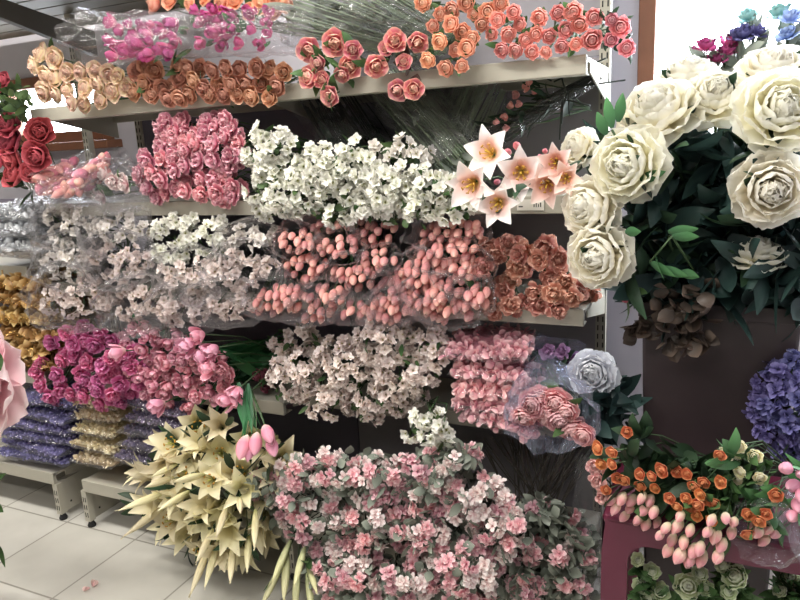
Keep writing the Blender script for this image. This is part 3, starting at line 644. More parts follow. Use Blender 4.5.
stack('lavender_packet', 'bag of dull purple sprigs', 'behind the yellow lilies', 'dull purple bags on the bottom shelf', [(158, 408), (158, 421), (154, 434), (152, 448), (146, 462)], -.06, .31, .32, .056, PURD, npet=300, pet=.018)
stack('gold_foil_pack', 'crinkled gold wrapped pack', 'beside the magenta flowers', 'gold packs on the far unit', [(14, 284), (22, 300), (18, 318), (26, 334), (22, 348), (26, 361)], -.02, .36, .34, .06, GOLDP, npet=160, pet=.045, film=film_mat('amber film', 'f0c070', .55, .05), prof='lily')
stack('silver_pack', 'bag of silver grey flowers', 'under the crimson roses', 'silver bags on the far unit', [(10, 214), (8, 232), (14, 250)], -.04, .38, .36, .075, SILVER, npet=200, pet=.03, film=MILKY)
# salmon bags beside the roses
for i, (x0, y0, x1, y1, r, lab) in enumerate([(38, 182, 78, 162, .030, 'upper long clear bag of salmon pink tulips under the crimson roses'), (36, 192, 90, 168, .03, 'middle long clear bag of salmon pink tulips under the crimson roses'), (48, 198, 100, 176, .03, 'lower long clear bag of salmon pink tulips under the crimson roses'), (75, 180, 112, 160, .034, 'clear cone of salmon tulips leaning by the dark shelf gap')]):
    A = W(x0, y0, -.12 + .0 * i); B = W(x1, y1, .03); o = thing('tulip_bag', lab, ART, (A + B) / 2, 'salmon tulip bags on the second shelf'); random.seed(60 + i)
    for j in range(26):
        t = ru(0.02, .95); q = A + (B - A) * t + V((ru(-1, 1), ru(-1, 1), ru(-1, 1))) * r * .5; place(o, 'tulip', SALTULIP if j % 3 else DUSTPINK, q, (A - B) + V((ru(-1, 1), ru(-1, 1), ru(-1, 1))) * .15, .055)
    sleeve(o, A + (A - B) * .08, B + (B - A) * .35, r * 1.35, r * 1.0, CLEAR, flat=.85, seed=60 + i)
bunch('blossom_bag', 'clear bag of pale pink and white blossoms touching the dusty pink bunch', ART, None, 'ruffle', P('pale pink blossom petals', [(0, 'c87c88'), (.4, 'ecc4c4'), (1, 'f2e6e0')]), .06, ell=(112, 186, 26, 19), sp=13, Y0=-.08, film=CLEAR, leaves=4, root=(-1.9, .25, 1.42))
bunch('blossom_bag', 'small clear bag of pink blossoms squeezed under the salmon tulips', ART, None, 'ruffle', P('pale pink blossom petals', []), .055, ell=(72, 192, 24, 10), sp=13, Y0=-.07, film=CLEAR, leaves=4, root=(-2.0, .25, 1.42))
# dusty pink on shelf 2
DP = 'dusty pink bunches on the second shelf'
for lab, e, y in [('dusty pink ruffled flowers rising highest in the second shelf bunches', (172, 132, 24, 22), -.05), ('dusty pink ruffled flowers pressed against the white blossoms', (218, 150, 30, 38), -.07),
                  ('dusty pink ruffled flowers beside the pale pink bag', (160, 172, 27, 30), -.09), ('dusty pink ruffled flowers drooping over the second shelf lip', (210, 190, 36, 17), -.10), ('dusty pink ruffled flowers in the middle of the second shelf cluster', (186, 158, 24, 26), -.08)]:
    bunch('carnation_bunch', lab, ART, DP, 'ruffle', DUSTPINK, .064, ell=e, sp=10.5, Y0=y, leaves=8, leafsz=(.05, .02))
# white blossoms shelf 2
WB = 'white blossom bunches on the second shelf'
for lab, e in [('white blossom branches against the dusty pink flowers', (268, 152, 27, 26)), ('white blossom branches hanging low below the second shelf lip', (280, 194, 36, 26)), ('white blossom branches in the middle of the white row', (318, 178, 34, 30)),
               ('white blossom branches before the dark wrapped stems', (352, 170, 30, 28)), ('white blossom branches with green leaves near the tulip bags', (385, 190, 34, 26)), ('white blossom branches drooping under the shelf lip beside the leafy ones', (350, 206, 32, 15)),
               ('white blossom branches ending next to the lilies', (428, 192, 36, 22)), ('white blossoms draped over the second shelf lip above the back tulip bags', (322, 212, 30, 12)), ('white blossoms draped over the lip above the bag of tulips by the lilies', (410, 212, 34, 11)), ('thin white blossoms touching the lowest star lily', (452, 206, 20, 13)), ('greyish white blossom tops rising behind the white row', (400, 152, 30, 13))]:
    g = 'greyish' in lab
    bunch('blossom_branch_bunch', lab, ART, WB, 'blossom', GREYW if g else WHITEB, .068, ell=e, sp=11.5, Y0=-.03 if g else -.09, leaves=16, leafsz=(.045, .022), lmat=LEAF, bulge=.05, jit=.5, fillleaf=22)
# lilies on shelf 2
bunch('lily_spray', 'large white and pink star lilies with yellow throats', ART, None, 'lily', LILYW, .13, pts=[(490, 153, 54), (472, 184, 52), (521, 172, 52), (498, 203, 52)], Y0=-.12, root=(-.55, .3, 1.40), leaves=4, leafsz=(.12, .03), lmat=DARK, aim=.6, jit=.2, extra=YEL)
bunch('lily_spray', 'peach pink lilies in front of the price label', ART, None, 'lily', LILYP, .12, pts=[(556, 163, 42), (547, 184, 46), (566, 178, 36)], Y0=-.14, root=(-.4, .3, 1.40), leaves=3, leafsz=(.1, .03), lmat=DARK, aim=.6, jit=.25, extra=YEL)
bunch('lily_bud_spray', 'small closed pink lily buds above the star lilies', ART, None, 'tulip', BUDPINK, .032, pts=[(517, 146, 13), (508, 152, 11), (497, 182, 11), (545, 151, 10), (540, 157, 9)], Y0=-.06, root=(-.5, .3, 1.40), leaves=0, aim=.1, jit=.2, down=-1)

# ------------------------------------------------------------------ third shelf (1.05): wrapped whites, tulip bags, salmon
GB = 'wrapped greyish white blossoms on the third shelf'
for lab, e, m_, fm in [('wrapped greyish blossoms touching the silver bags', (66, 222, 30, 17), GREYW, MILKY), ('wrapped greyish blossoms beside the gold packs', (66, 262, 28, 20), GREYW, MILKY), ('wrapped greyish blossoms drooping above the magenta flowers', (72, 298, 36, 22), IVORYP, MILKY),
                   ('wrapped greyish blossoms just under the pale pink bag', (116, 230, 32, 18), GREYW, MILKY), ('wrapped greyish blossoms in the middle of the crumpled bags', (118, 262, 32, 20), IVORYP, MILKY), ('wrapped greyish blossoms hanging above the shelf upright', (138, 304, 34, 20), IVORYP, MILKY),
                   ('open white blossoms standing out of the crumpled bags', (170, 240, 26, 26), WHITEB, None), ('open white blossoms under the dusty pink bunches', (206, 236, 28, 25), WHITEB, None), ('half wrapped blossoms below the open white ones', (190, 276, 32, 20), IVORYP, CLEAR),
                   ('wrapped blossoms with a bright crease under the white branches', (250, 240, 30, 14), GREYW, MILKY), ('wrapped ivory blossoms next to the tulip bags', (242, 272, 34, 20), IVORYP, CLEAR), ('wrapped ivory blossoms behind the lowest tulip bag', (228, 304, 40, 15), IVORYP, CLEAR), ('wrapped ivory blossoms above the pink tulips', (182, 312, 34, 18), IVORYP, CLEAR)]:
    bunch('blossom_bag' if fm else 'blossom_branch_bunch', lab, ART, GB, 'blossom', m_, .064, ell=e, sp=11.5, Y0=-.13 if e[1] > 250 else -.08, leaves=6, leafsz=(.04, .018), film=fm, bulge=.07, jit=.5, lmat=GREYLEAF, filmr=1.15, root=W(e[0] + 8, 262, .30))
TG = 'bags of salmon tulips on the third shelf'
TB = [('salmon tulips in a clear bag under the white branches', 377, 234, 23, 14), ('salmon tulips in a clear bag beneath the star lilies', 451, 234, 35, 16), ('salmon tulips in a clear bag next to the wrapped ivory blossoms', 297, 242, 20, 14), ('salmon tulips in a clear bag tucked between two higher ones', 338, 246, 22, 13),
      ('pale tipped salmon tulips in a clear bag, middle of the bag heap', 307, 268, 24, 14), ('salmon tulips in a clear bag at the centre of the heap', 354, 276, 25, 15), ('salmon tulips in a clear bag behind the central ones', 378, 260, 20, 11), ('large bag of salmon tulips before the folded salmon flowers', 419, 276, 28, 18),
      ('pale tipped salmon tulips in a clear bag by the folded salmon flowers', 462, 270, 28, 15), ('lowest long bag of salmon tulips beside the wrapped blossoms', 278, 299, 32, 15), ('salmon tulips in a clear bag at the lip below the centre', 328, 296, 22, 12), ('salmon tulips peeping out below the shelf lip', 350, 310, 24, 9),
      ('salmon tulips in a clear bag above the ivory blossoms', 394, 304, 24, 12), ('salmon tulips in a clear bag at the lip under the large bag', 434, 298, 30, 16), ('shaded salmon tulips at the back of the third shelf heap', 335, 224, 30, 9), ('salmon tulips in a clear bag at the lip near the folded flowers', 472, 298, 20, 14), ('deep salmon tulips in a clear bag hanging beside the lowest long bag', 312, 312, 24, 9), ('salmon tulips in a clear bag hanging over the tallest ivory blossoms', 388, 313, 26, 9), ('salmon tulips in a clear bag hanging above the top pink bag', 448, 312, 28, 9), ('salmon tulips filling the gap under the bag by the lilies', 448, 254, 32, 12), ('salmon tulips filling the gap between the central and large bags', 395, 290, 22, 14)]
for i, (lab, x, y, rx, ry) in enumerate(TB):
    bunch('tulip_bag', lab, ART, TG, 'tulip', SALTULIP, .042, ell=(x, y, rx, ry, ru(-12, 4)), sp=7.6, Y0=(-.13 if y > 290 else -.10) + (.06 if y < 240 else 0), bulge=.05, leaves=3, leafsz=(.05, .02), lmat=BRIGHT if i % 3 == 0 else LEAF, film=CLEAR, aim=.6, jit=.2, down=.9, fill=.98, filmr=1.15, back=True, root=W(x + 6, 262, .28))
SF = 'folded salmon flowers on the third shelf'
for lab, e in [('folded salmon flowers touching the tulip bags', (508, 262, 22, 24)), ('folded salmon flowers under the white peonies', (542, 262, 26, 24)), ('folded salmon flowers along the third shelf lip', (508, 300, 26, 18)), ('folded salmon flowers at the shelf end', (556, 296, 30, 22)), ('dim salmon flowers behind the shelf end row', (582, 280, 18, 22)), ('pinker salmon flowers merging into the tulip bags', (484, 268, 13, 30))]:
    bunch('carnation_bunch', lab, ART, SF, 'ruffle', SALMON, .066, ell=e, sp=12.5, Y0=-.06 if 'dim' not in lab else .04, leaves=5, leafsz=(.05, .02), jit=.45, root=W(e[0] + 3, 270, .30))

# ------------------------------------------------------------------ fourth shelf (.675)
for lab, e in [('magenta ruffled flowers, tallest tuft by the gold packs', (72, 340, 26, 20)), ('magenta ruffled flowers spilling over the lavender bags', (60, 378, 30, 28)), ('magenta ruffled flowers in the middle of the magenta cluster', (98, 360, 30, 30)), ('magenta ruffled flowers hanging above the cream bags', (105, 388, 36, 22)), ('magenta ruffled flowers touching the rose pink tulips', (132, 372, 20, 30))]:
    bunch('carnation_bunch', lab, ART, 'magenta bunches on the fourth shelf', 'ruffle', HOTPINK, .068, ell=e, sp=11.5, Y0=-.12, leaves=6, leafsz=(.05, .02), root=W(e[0] + 16, 355, .28))
for lab, e in [('rose pink tulips rising by the shelf upright', (142, 344, 24, 22)), ('rose pink tulips next to the magenta flowers', (150, 380, 28, 26)), ('rose pink tulips in the middle of the tulip cluster', (182, 362, 32, 34)), ('rose pink tulips hanging above the yellow lilies', (192, 396, 34, 16)), ('paler rose pink tulips beside the green leaves', (216, 378, 22, 32)), ]:
    bunch('tulip_bunch', lab, ART, 'rose pink tulip bunches on the fourth shelf', 'tulip_open', TULPINK, .052, ell=e, sp=10.5, Y0=-.13, bulge=.07, leaves=6, leafsz=(.08, .02), lmat=TULIPLEAF, mix=(.35, 'ruffle', TULPINK, .06), root=W(e[0] + 30, 355, .26))
o = bunch('tulip_bunch', 'light pink tulips with long green leaves lying on the fourth shelf', ART, None, 'tulip_open', PINKTUL, .055, pts=[(188, 345, 24), (198, 335, 20), (204, 356, 22), (212, 350, 20), (208, 368, 24), (158, 406, 22), (228, 400, 22), (236, 392, 18), (240, 402, 18), (118, 352, 18)], Y0=-.15, leaves=0, root=W(300, 360, .2))
lb = MB(); random.seed(9)
for i in range(26): p = W(ru(205, 232), ru(345, 385), ru(-.1, 0)); leaf(lb, p, W(ru(262, 300), p.z * 0 + ru(335, 395), .2) - p, ru(.22, .34), ru(.03, .05), ru(-20, 25), 'leaf', nv=7)
lb.obj('leaves', TULIPLEAF, o)
bunch('tulip_bunch', 'three pink tulips hanging down over the yellow lilies', ART, None, 'tulip', PINKTUL, .062, pts=[(244, 446, 23), (256, 443, 22), (268, 434, 23), (272, 446, 20), (250, 452, 16)], Y0=-.26, leaves=0, aim=.3, down=2.2, root=W(248, 385, -.08))
o = bpy.data.objects[[k.name for k in bpy.data.objects if k.name.startswith('tulip_bunch')][-1]]
o = [k for k in bpy.data.objects if k.get('label') == 'three pink tulips hanging down over the yellow lilies'][0]
lb = MB()
for i in range(8): p = W(ru(238, 252), ru(380, 396), -.12); leaf(lb, p, W(ru(240, 262), 440, -.22) - p, ru(.15, .22), ru(.022, .035), ru(-10, 15), 'leaf', nv=6)
lb.obj('leaves', TULIPLEAF, o)
bunch('carnation_bunch', 'small wine red flowers beside the ivory blossoms', ART, None, 'ruffle', WINE, .045, ell=(262, 378, 10, 15), sp=9, Y0=-.02, leaves=3)
IB = 'ivory blossom bunches on the fourth shelf'
for lab, e in [('ivory blossoms deep in the shelf under the tulip bags', (300, 345, 32, 18)), ('ivory blossoms beside the wine red flowers', (296, 378, 30, 26)), ('ivory blossoms along the fourth shelf lip', (320, 402, 36, 16)), ('ivory blossoms in the middle of the ivory cluster', (340, 368, 34, 30)), ('tallest ivory blossoms below the tulip bags', (385, 344, 36, 24)),
               ('ivory blossoms next to the stacked pink bags', (405, 376, 34, 28)), ('ivory blossoms low in the ivory cluster', (375, 402, 36, 20)), ('ivory blossoms tucked behind the top pink bag', (430, 350, 18, 26)), ('whiter blossom branch dangling over the pink florets', (432, 432, 24, 20))]:
    w = 'whiter' in lab
    bunch('blossom_branch_bunch', lab, ART, IB, 'blossom', WHITEB if w else IVORYP, .064, ell=e, sp=11.5, Y0=-.22 if w else (-.02 if 'deep' in lab else -.12), leaves=10 if w else 6, leafsz=(.035, .016), bulge=.07, jit=.5, lmat=LEAF, fillleaf=14, root=W(430, 400, -.02) if w else W(e[0] + 5, 365, .3))
# pink packed bags
for i, (x, y, L_, H_, lab, tl) in enumerate([(480, 356, .24, .075, 'topmost', 0), (487, 377, .22, .065, 'second from the top', .03), (492, 394, .23, .07, 'third from the top', .02), (490, 411, .22, .065, 'fourth from the top', .05), (500, 425, .22, .07, 'lowest', .12)]):
    packet('rose_petal_bag', 'bag of pressed pink flowers, %s in the stack by ivory blossoms' % lab, 'stacked pink flower bags', W(x, y, -.10) + V((0, .12, 0)), (0, tl, ru(-.1, .1)), L_, .26, H_ * .85, PINKBAG, pet=.03, npet=260, seed=70 + i, film=CLEAR)
bunch('peony_bag', 'pink peonies in a shiny bluish clear cone beside the pink stack', ART, None, 'peony', PINKBAG, .085, pts=[(532, 405, 34), (546, 416, 34), (560, 420, 34), (572, 430, 32), (583, 436, 26), (540, 398, 26), (556, 404, 30), (524, 418, 26), (566, 412, 26)], Y0=-.14, leaves=8, film=BLUISH, root=W(540, 352, .1), filmr=1.1, filmb=.03)
bunch('flower_cone', 'bluish clear cone with lilac flowers behind the pink bags', ART, None, 'ruffle', LILAC, .05, ell=(556, 356, 26, 14), sp=12, Y0=.02, leaves=10, film=BLUISH, root=W(540, 400, .12), lmat=DARK)
pl = bunch('peony', 'single white peony with dark leaves at the fourth shelf end', ART, None, 'peony', P('cool white peony petals', [(0, 'b8bcc4'), (.5, 'dcdee6'), (1, 'eceef2')]), .13, pts=[(592, 374, 48)], Y0=-.06, leaves=0, root=W(600, 440, .12), aim=.4, lift=.4)
lb = MB(); random.seed(12)
for i in range(60): p = W(ru(578, 625), ru(388, 432), ru(-.08, .1)); leaf(lb, p, V((ru(-.5, 1), ru(-1, .3), ru(-1, .8))), ru(.07, .12), ru(.03, .05), ru(0, 60))
lb.obj('leaves', DEEP, pl)

# ------------------------------------------------------------------ bottom: yellow lilies and pink florets
YL = 'yellow lily bunches on the bottom shelf'
LR = W(250, 490, .2)
for i, (lab, e, y) in enumerate([('pale yellow lilies reaching up to the pink tulips', (215, 440, 44, 26), -.16), ('pale yellow lilies pointing at the purple bags', (172, 466, 34, 30), -.22), ('pale yellow lilies spread over the floor tiles', (170, 505, 36, 26), -.24),
                            ('pale yellow lilies in the middle of the lily heap', (218, 490, 40, 32), -.24), ('pale yellow lilies beside the pink florets', (262, 470, 30, 34), -.2), ('lowest drooping pale yellow lilies', (225, 535, 46, 28), -.25)]):
    bunch('lily_bunch', lab, ART, YL, 'lily_wilt', LILYY, .16, fillleaf=16, ell=e, sp=18, Y0=y, bulge=.08, leaves=14, leafsz=(.1, .03), lmat=DARK, mix=(.14, 'lily', LILYY, .16), aim=.3, down=.7, jit=.45, root=LR, extra=OLIVE, fill=.95)
bunch('lily_bunch', 'long closed yellow lily buds sticking out over the tiles', ART, YL, 'lily_bud', LILYY, .12, pts=[(145, 500, 48, -.03), (148, 518, 46, 0), (160, 482, 44, -.04), (165, 470, 40, 0), (200, 570, 46, -.02), (212, 562, 44, 0), (232, 562, 46, -.02), (248, 552, 44, 0), (175, 500, 44, -.06), (190, 478, 44, -.05), (222, 520, 44, -.06), (240, 505, 40, -.05), (205, 545, 44, -.04), (255, 528, 40, -.04)], Y0=-.26, leaves=4, lmat=LEAF, aim=.15, down=1.5, jit=.2, root=W(240, 470, .1))
bunch('lily_bunch', 'greenish yellow lily buds hanging under the pink florets', ART, YL, 'lily_bud', P('greenish lily buds', [(0, 'b8c088'), (.5, 'd8d8a0'), (1, 'e4dfa8')]), .13, pts=[(272, 585, 44), (286, 575, 46), (296, 590, 44), (300, 565, 40), (312, 578, 40), (282, 560, 40), (310, 596, 44)], Y0=-.24, leaves=4, aim=.1, down=2, jit=.2, root=W(300, 520, -.05))
PF = 'pink floret bunches on the bottom shelf'
FL = [('pink and white florets touching the yellow lilies', 292, 488, 32, 36), ('pink florets high in the heap beneath the ivory blossoms', 330, 474, 34, 26), ('pink florets under the dark shelf gap', 375, 482, 32, 30), ('pink florets beneath the dangling white branch', 425, 478, 32, 30), ('pink florets standing up toward the pink bags', 452, 456, 26, 16),
      ('pink and white florets above the greenish lily buds', 318, 528, 38, 30), ('pink florets at the centre of the heap', 372, 528, 34, 34), ('pale florets around a dark hollow in the heap', 420, 532, 34, 32), ('pink florets in front of the bare dark stems', 475, 502, 36, 32), ('whiter florets at the heap side facing the stool', 500, 530, 34, 34),
      ('lowest pink florets beside the lily buds', 345, 580, 40, 28), ('lowest pale florets in the heap middle', 400, 584, 40, 28), ('lowest pink florets toward the stool', 462, 574, 40, 36), ('shaded florets behind the bare dark stems', 525, 570, 30, 32), ('florets next to the burgundy stool leg', 570, 570, 26, 40), ('sparse florets at the upper outer corner of the heap', 545, 515, 22, 16), ('first pink florets crossing over the yellow lilies', 258, 492, 12, 22), ('leafy grey green floret branches low in front of the bare stems', 522, 592, 40, 20), ('leafy grey green floret branches between the bare stems and the stool', 560, 540, 30, 30)]
for i, (lab, x, y, rx, ry) in enumerate(FL):
    sh = i in (13, 14, 15, 17, 18)
    bunch('floret_bunch', lab, ART, PF, 'floret', PINKGER, .062, ell=(x, y, rx, ry), sp=13 if not sh else 17, Y0=(-.24 if not sh else -.12) - (.03 if y > 560 else 0), bulge=.08, leaves=150 if not sh else 190, leafsz=(.042, .03), lmat=GREYLEAF, mix=(.4, 'floret', WHITEGER, .058), jit=.6, back=True, fillleaf=(130 if sh else 60), stem=STEMD, leafspread=.1 if not sh else .5, root=W(x + (430 - x) * .2, 500, .22) if y < 545 else W(x + (430 - x) * .2, 520, .18))
o = thing('bare_twig_bundle', 'bare dark stems fanning up behind the florets to the pink bags', ART, W(530, 560, .05)); b = MB(); random.seed(3)
for i in range(55):
    b.tube([W(530 + ru(-20, 20), 590, .02), W(535 + ru(-20, 22), 520, 0.02), W(530 + ru(-50, 70), 440 + ru(-6, 14), .1 + ru(-.05, .08))], .0022, 4)
b.obj('stems', plain('bare stem brown', '4a443c', .6), o)
sleeve(o, W(585, 590, -.02), W(588, 455, .02), .05, .035, CLEAR, seed=8)

# ------------------------------------------------------------------ big planter with white peonies
PX, PY = .0 + W(718, 310, .16).x, .16
pot = thing('planter', 'tall dark brown square planter holding white peonies', 'planter', (PX, PY, 0))
b = MB(); zt = W(718, 306, -.02).z; h0, h1 = .15, .185
def sq(h, z): return [(PX - h, PY - h, z), (PX + h, PY - h, z), (PX + h, PY + h, z), (PX - h, PY + h, z)]
rs = [sq(h0, 0), sq(h1, zt), sq(h1 - .015, zt), sq(h1 - .03, zt - .12)]; vs = sum(rs, []); fs = [(3, 2, 1, 0)]
for j in range(3):
    for i in range(4): fs.append((j * 4 + i, j * 4 + (i + 1) % 4, j * 4 + 4 + (i + 1) % 4, j * 4 + 4 + i))
fs.append((12, 13, 14, 15)); b.add(vs, fs); b.obj('pot', plain('planter plastic', '382e30', .5, var=.08), pot, smooth=False, bevel=.008)
b = MB(); b.box(PX - h1 - .008, PX + h1 + .008, PY - h1 - .008, PY - h1 + .002, zt - .035, zt + .004); b.box(PX - h1 - .008, PX + h1 + .008, PY + h1 - .002, PY + h1 + .008, zt - .035, zt + .004)
b.box(PX - h1 - .008, PX - h1 + .002, PY - h1, PY + h1, zt - .035, zt + .004); b.box(PX + h1 - .002, PX + h1 + .008, PY - h1, PY + h1, zt - .035, zt + .004)
b.obj('rim', plain('planter plastic', ''), pot, smooth=False, bevel=.002)
PR_ = V((PX, PY, zt - .05))
PEO = 'white peony stems in the dark planter'
PN = [('white peony turned to the aisle, beside the lilies', 625, 165, 84, -.2, (-.35, -1, .1)), ('lowest white peony beneath its neighbours', 597, 257, 74, -.2, (-.3, -1, .0)), ('white peony half hidden between two others', 588, 208, 74, -.17, (-.7, -1, .15)), ('upper white peony against the bright window', 656, 108, 84, -.1, (-.3, -.7, .8)),
      ('white peony glowing in front of the window, beside a dark gap', 716, 94, 66, -.06, (.0, -.8, .7)), ('big white peony high by the frame edge', 782, 108, 88, -.16, (.2, -1, .4)), ('big white peony above the side view one', 772, 190, 88, -.18, (.1, -1, .0)), ('white peony seen from its side under the big ones', 757, 250, 56, -.08, (.1, -.25, 1)),
      ('white peony in front of the violet and pink flowers', 775, 66, 70, .0, (.1, -.6, .9)), ('small pale peony just above the price label', 576, 147, 48, -.02, (-.7, -.8, .4)), ('washed out peony behind the upper window ones', 690, 72, 60, .08, (.0, -.4, 1))]
for i, (lab, x, y, s, yy, d) in enumerate(PN):
    q = W(x, y, yy); sz = s * M_PER_PX(q); d = V(d).normalized(); random.seed(90 + i)
    o = thing('peony', lab, ART, PR_ + V((ru(-.06, .06), ru(-.06, .06), 0)), PEO)
    place(o, 'peony', PEONYW, q, d, sz * .98)
    b = MB(); e = q - d * sz * .15; b.tube([e, e - d * .08 + (PR_ - e) * .15, V(o.location) * .5 + e * .5, V(o.location), V(o.location) - V((0, 0, .05))], .004, 6); b.obj('stem', STEM, o)
    lb = MB()
    for k in range(5): leaf(lb, e - d * .01, V((ru(-1, 1), ru(-1, 1), ru(-1, 1))) - d * .2, .09, .035, 40)
    for k in range(15):
        t = ru(.15, .9); p = e.lerp(V(o.location), t); leaf(lb, p, V((ru(-1, 1), ru(-1, .3), ru(-.6, .9))), ru(.09, .16), ru(.035, .06), ru(10, 70), nu=4, nv=6)
    lb.obj('leaves', DEEP if k % 2 else DARK, o)
fol = thing('foliage_bush', 'mass of dark green leaves filling the planter top', 'artificial foliage', PR_)
lb = MB(); random.seed(44)
for i in range(520):
    p = W(ru(628, 830), ru(130, 308), ru(-.08, .22))
    if p.z < zt + .02 and p.y > PY - h1 - .02: p.z = zt + .02 + ru(0, .05)
    leaf(lb, p, V((ru(-1, 1), ru(-1, .2), ru(-1, .5))), ru(.09, .16), ru(.035, .065), ru(10, 80), nu=4, nv=6)
lb.obj('leaves', DEEP, fol)
sb = MB()
for i in range(14): sb.tube([PR_ + V((ru(-.08, .08), ru(-.08, .08), -.03)), PR_ + V((ru(-.2, .2), ru(-.2, .1), ru(.15, .4)))], .003, 5)
sb.obj('stems', STEMD, fol)
o = thing('leaf_spray', 'bright green lobed leaves catching light beside the lowest peony', 'artificial foliage', W(650, 270, -.1)); lb = MB()
for (x, y, dx, dz, L_) in [(668, 232, 1, .1, .09), (672, 236, 1, -.05, .08), (650, 262, .6, -.4, .09), (655, 255, .2, -.9, .09), (660, 268, .9, -.3, .09), (680, 272, .8, -.25, .06), (625, 232, .8, 0, .05), (612, 128, -.2, 1, .10), (618, 122, .15, 1, .09), (606, 135, -.4, 1, .08), (640, 180, 1, .3, .08)]:
    p = W(x, y, -.2); leaf(lb, p, V((dx, -.2, dz)), L_ * .72, .026, 20, nu=4, nv=6, roll=1.57)
lb.obj('leaves', BRIGHT, o); sb = MB(); sb.tube([W(650, 262, -.2), W(672, 236, -.2), PR_], .003, 5); sb.tube([W(612, 130, -.2), PR_], .003, 5); sb.obj('stems', STEM, o)
o = thing('brown_leaf_spray', 'drooping brown green hydrangea leaves over the planter front', 'artificial foliage', W(680, 300, -.06)); lb = MB(); random.seed(8)
for i in range(90): p = W(ru(658, 708), ru(285, 348), ru(-.13, -.05)); leaf(lb, p, V((ru(-.6, .8), -.6, ru(-1, .3))), ru(.03, .05), ru(.028, .042), ru(20, 90), 'egg', nu=3, nv=4)
for i in range(16): p = W(ru(636, 655), ru(318, 338), -.08); leaf(lb, p, V((ru(-1, -.2), -.3, ru(-.6, .2))), ru(.03, .05), ru(.035, .05), ru(10, 60))
lb.obj('leaves', BROWN, o); sb = MB(); sb.tube([W(680, 340, -.09), W(680, 295, -.07), PR_], .003, 5); sb.tube([W(632, 328, -.08), W(675, 300, -.07)], .002, 5); sb.obj('stems', STEMD, o)
bunch('rose_bud', 'tiny pink bud dangling beside the planter', ART, None, 'rosebud', BUDPINK, .035, pts=[(625, 299, 14)], Y0=-.12, leaves=2, root=W(640, 270, 0), down=1)
# violet hydrangea and window bouquets
bunch('hydrangea_bunch', 'violet blue hydrangea beside the dark planter', ART, None, 'floret', VIOLET, .06, ell=(790, 407, 42, 54), sp=13, Y0=-.1, leaves=10, root=(W(790, 420, .1).x, .1, .45), jit=.5, lmat=DARK)
for i, (lab, mt, e) in enumerate([('pink and magenta flowers in the window light', MAGFREE, (718, 48, 20, 14)), ('violet blue flowers standing before the window', VIOLET, (748, 36, 18, 12)), ('pale blue flowers in the window corner', P('pale blue petals', [(0, '7090d0'), (1, 'a8c0ec')]), (792, 28, 16, 18)), ('pale teal leaves and sprigs against the window', P('teal petals', [(0, '70a8a8'), (1, 'a0d0cc')]), (765, 18, 26, 8))]):
    bunch('window_bouquet', lab, ART, 'bouquets in front of the window', 'ruffle', mt, .062, ell=e, sp=11, Y0=.22, leaves=12, lmat=GREYLEAF, root=(W(e[0], 80, .3).x, .36, 1.45), aim=.2)

# ------------------------------------------------------------------ burgundy stool with its flowers
SY = -.36
cl = W(602, 514, SY); zs = cl.z; sx0 = cl.x; sx1 = sx0 + .52; sy1 = SY + .34
BURG = plain('burgundy plastic', '571830', .4, bump=.03, bscale=120)
st = thing('plastic_stool', 'burgundy moulded plastic stool under the orange roses', 'stool', ((sx0 + sx1) / 2, SY + .17, 0))
def rbox(b, x0, x1, y0, y1, z0, z1): b.box(x0, x1, y0, y1, z0, z1)
b = MB(); b.box(sx0, sx1, SY, sy1, zs - .03, zs); b.obj('seat', BURG, st, smooth=False, bevel=.014)
# front and side aprons with rounded arch openings
def arch_panel(b, a0, a1, z0, z1, leg, rad, th, mk):
    outer = [(a0, z0), (a0, z1), (a1, z1), (a1, z0)]
    inner = [(a0 + leg, z0)]
    zi = z1 - .055
    for k in range(7): t = pi - k / 6 * pi / 2; inner.append((a0 + leg + rad + rad * cos(t), zi - rad + rad * sin(t)))
    for k in range(7): t = pi / 2 - k / 6 * pi / 2; inner.append((a1 - leg - rad + rad * cos(t), zi - rad + rad * sin(t)))
    inner.append((a1 - leg, z0))
    n = len(inner); ring_o = []
    for (a, z) in inner:
        if z <= z0 + 1e-6: ring_o.append((a0 if a < (a0 + a1) / 2 else a1, z0))
        else:
            f = (a - a0 - leg) / (a1 - a0 - 2 * leg)
            if f < .08 and z < zi - rad * .55: ring_o.append((a0, z))
            elif f > .92 and z < zi - rad * .55: ring_o.append((a1, z))
            else: ring_o.append((a0 + (a1 - a0) * min(1, max(0, (f * 1.0))), z1))
    vs = [mk(a, z, 0) for a, z in inner] + [mk(a, z, 0) for a, z in ring_o] + [mk(a, z, th) for a, z in inner] + [mk(a, z, th) for a, z in ring_o]; fs = []
    for i in range(n - 1):
        fs += [(i, i + 1, n + i + 1, n + i), (2 * n + i + 1, 2 * n + i, 3 * n + i, 3 * n + i + 1), (i + 1, i, 2 * n + i, 2 * n + i + 1)]
    b.add(vs, fs)
b = MB(); arch_panel(b, sx0, sx1, 0, zs - .01, .06, .05, .025, lambda a, z, t: (a, SY + t, z)); b.obj('front_frame', BURG, st, smooth=False)
b = MB(); arch_panel(b, sx0, sx1, 0, zs - .01, .06, .05, .025, lambda a, z, t: (a, sy1 - t, z)); b.obj('rear_frame', BURG, st, smooth=False)
for x, s in ((sx0, 1), (sx1, -1)):
    b = MB(); arch_panel(b, SY, sy1, 0, zs - .01, .05, .05, .025, lambda a, z, t: (x + s * t, a, z)); b.obj('side_frame', BURG, st, smooth=False)
SR = V((sx0 + .3, SY + .26, zs + .04))
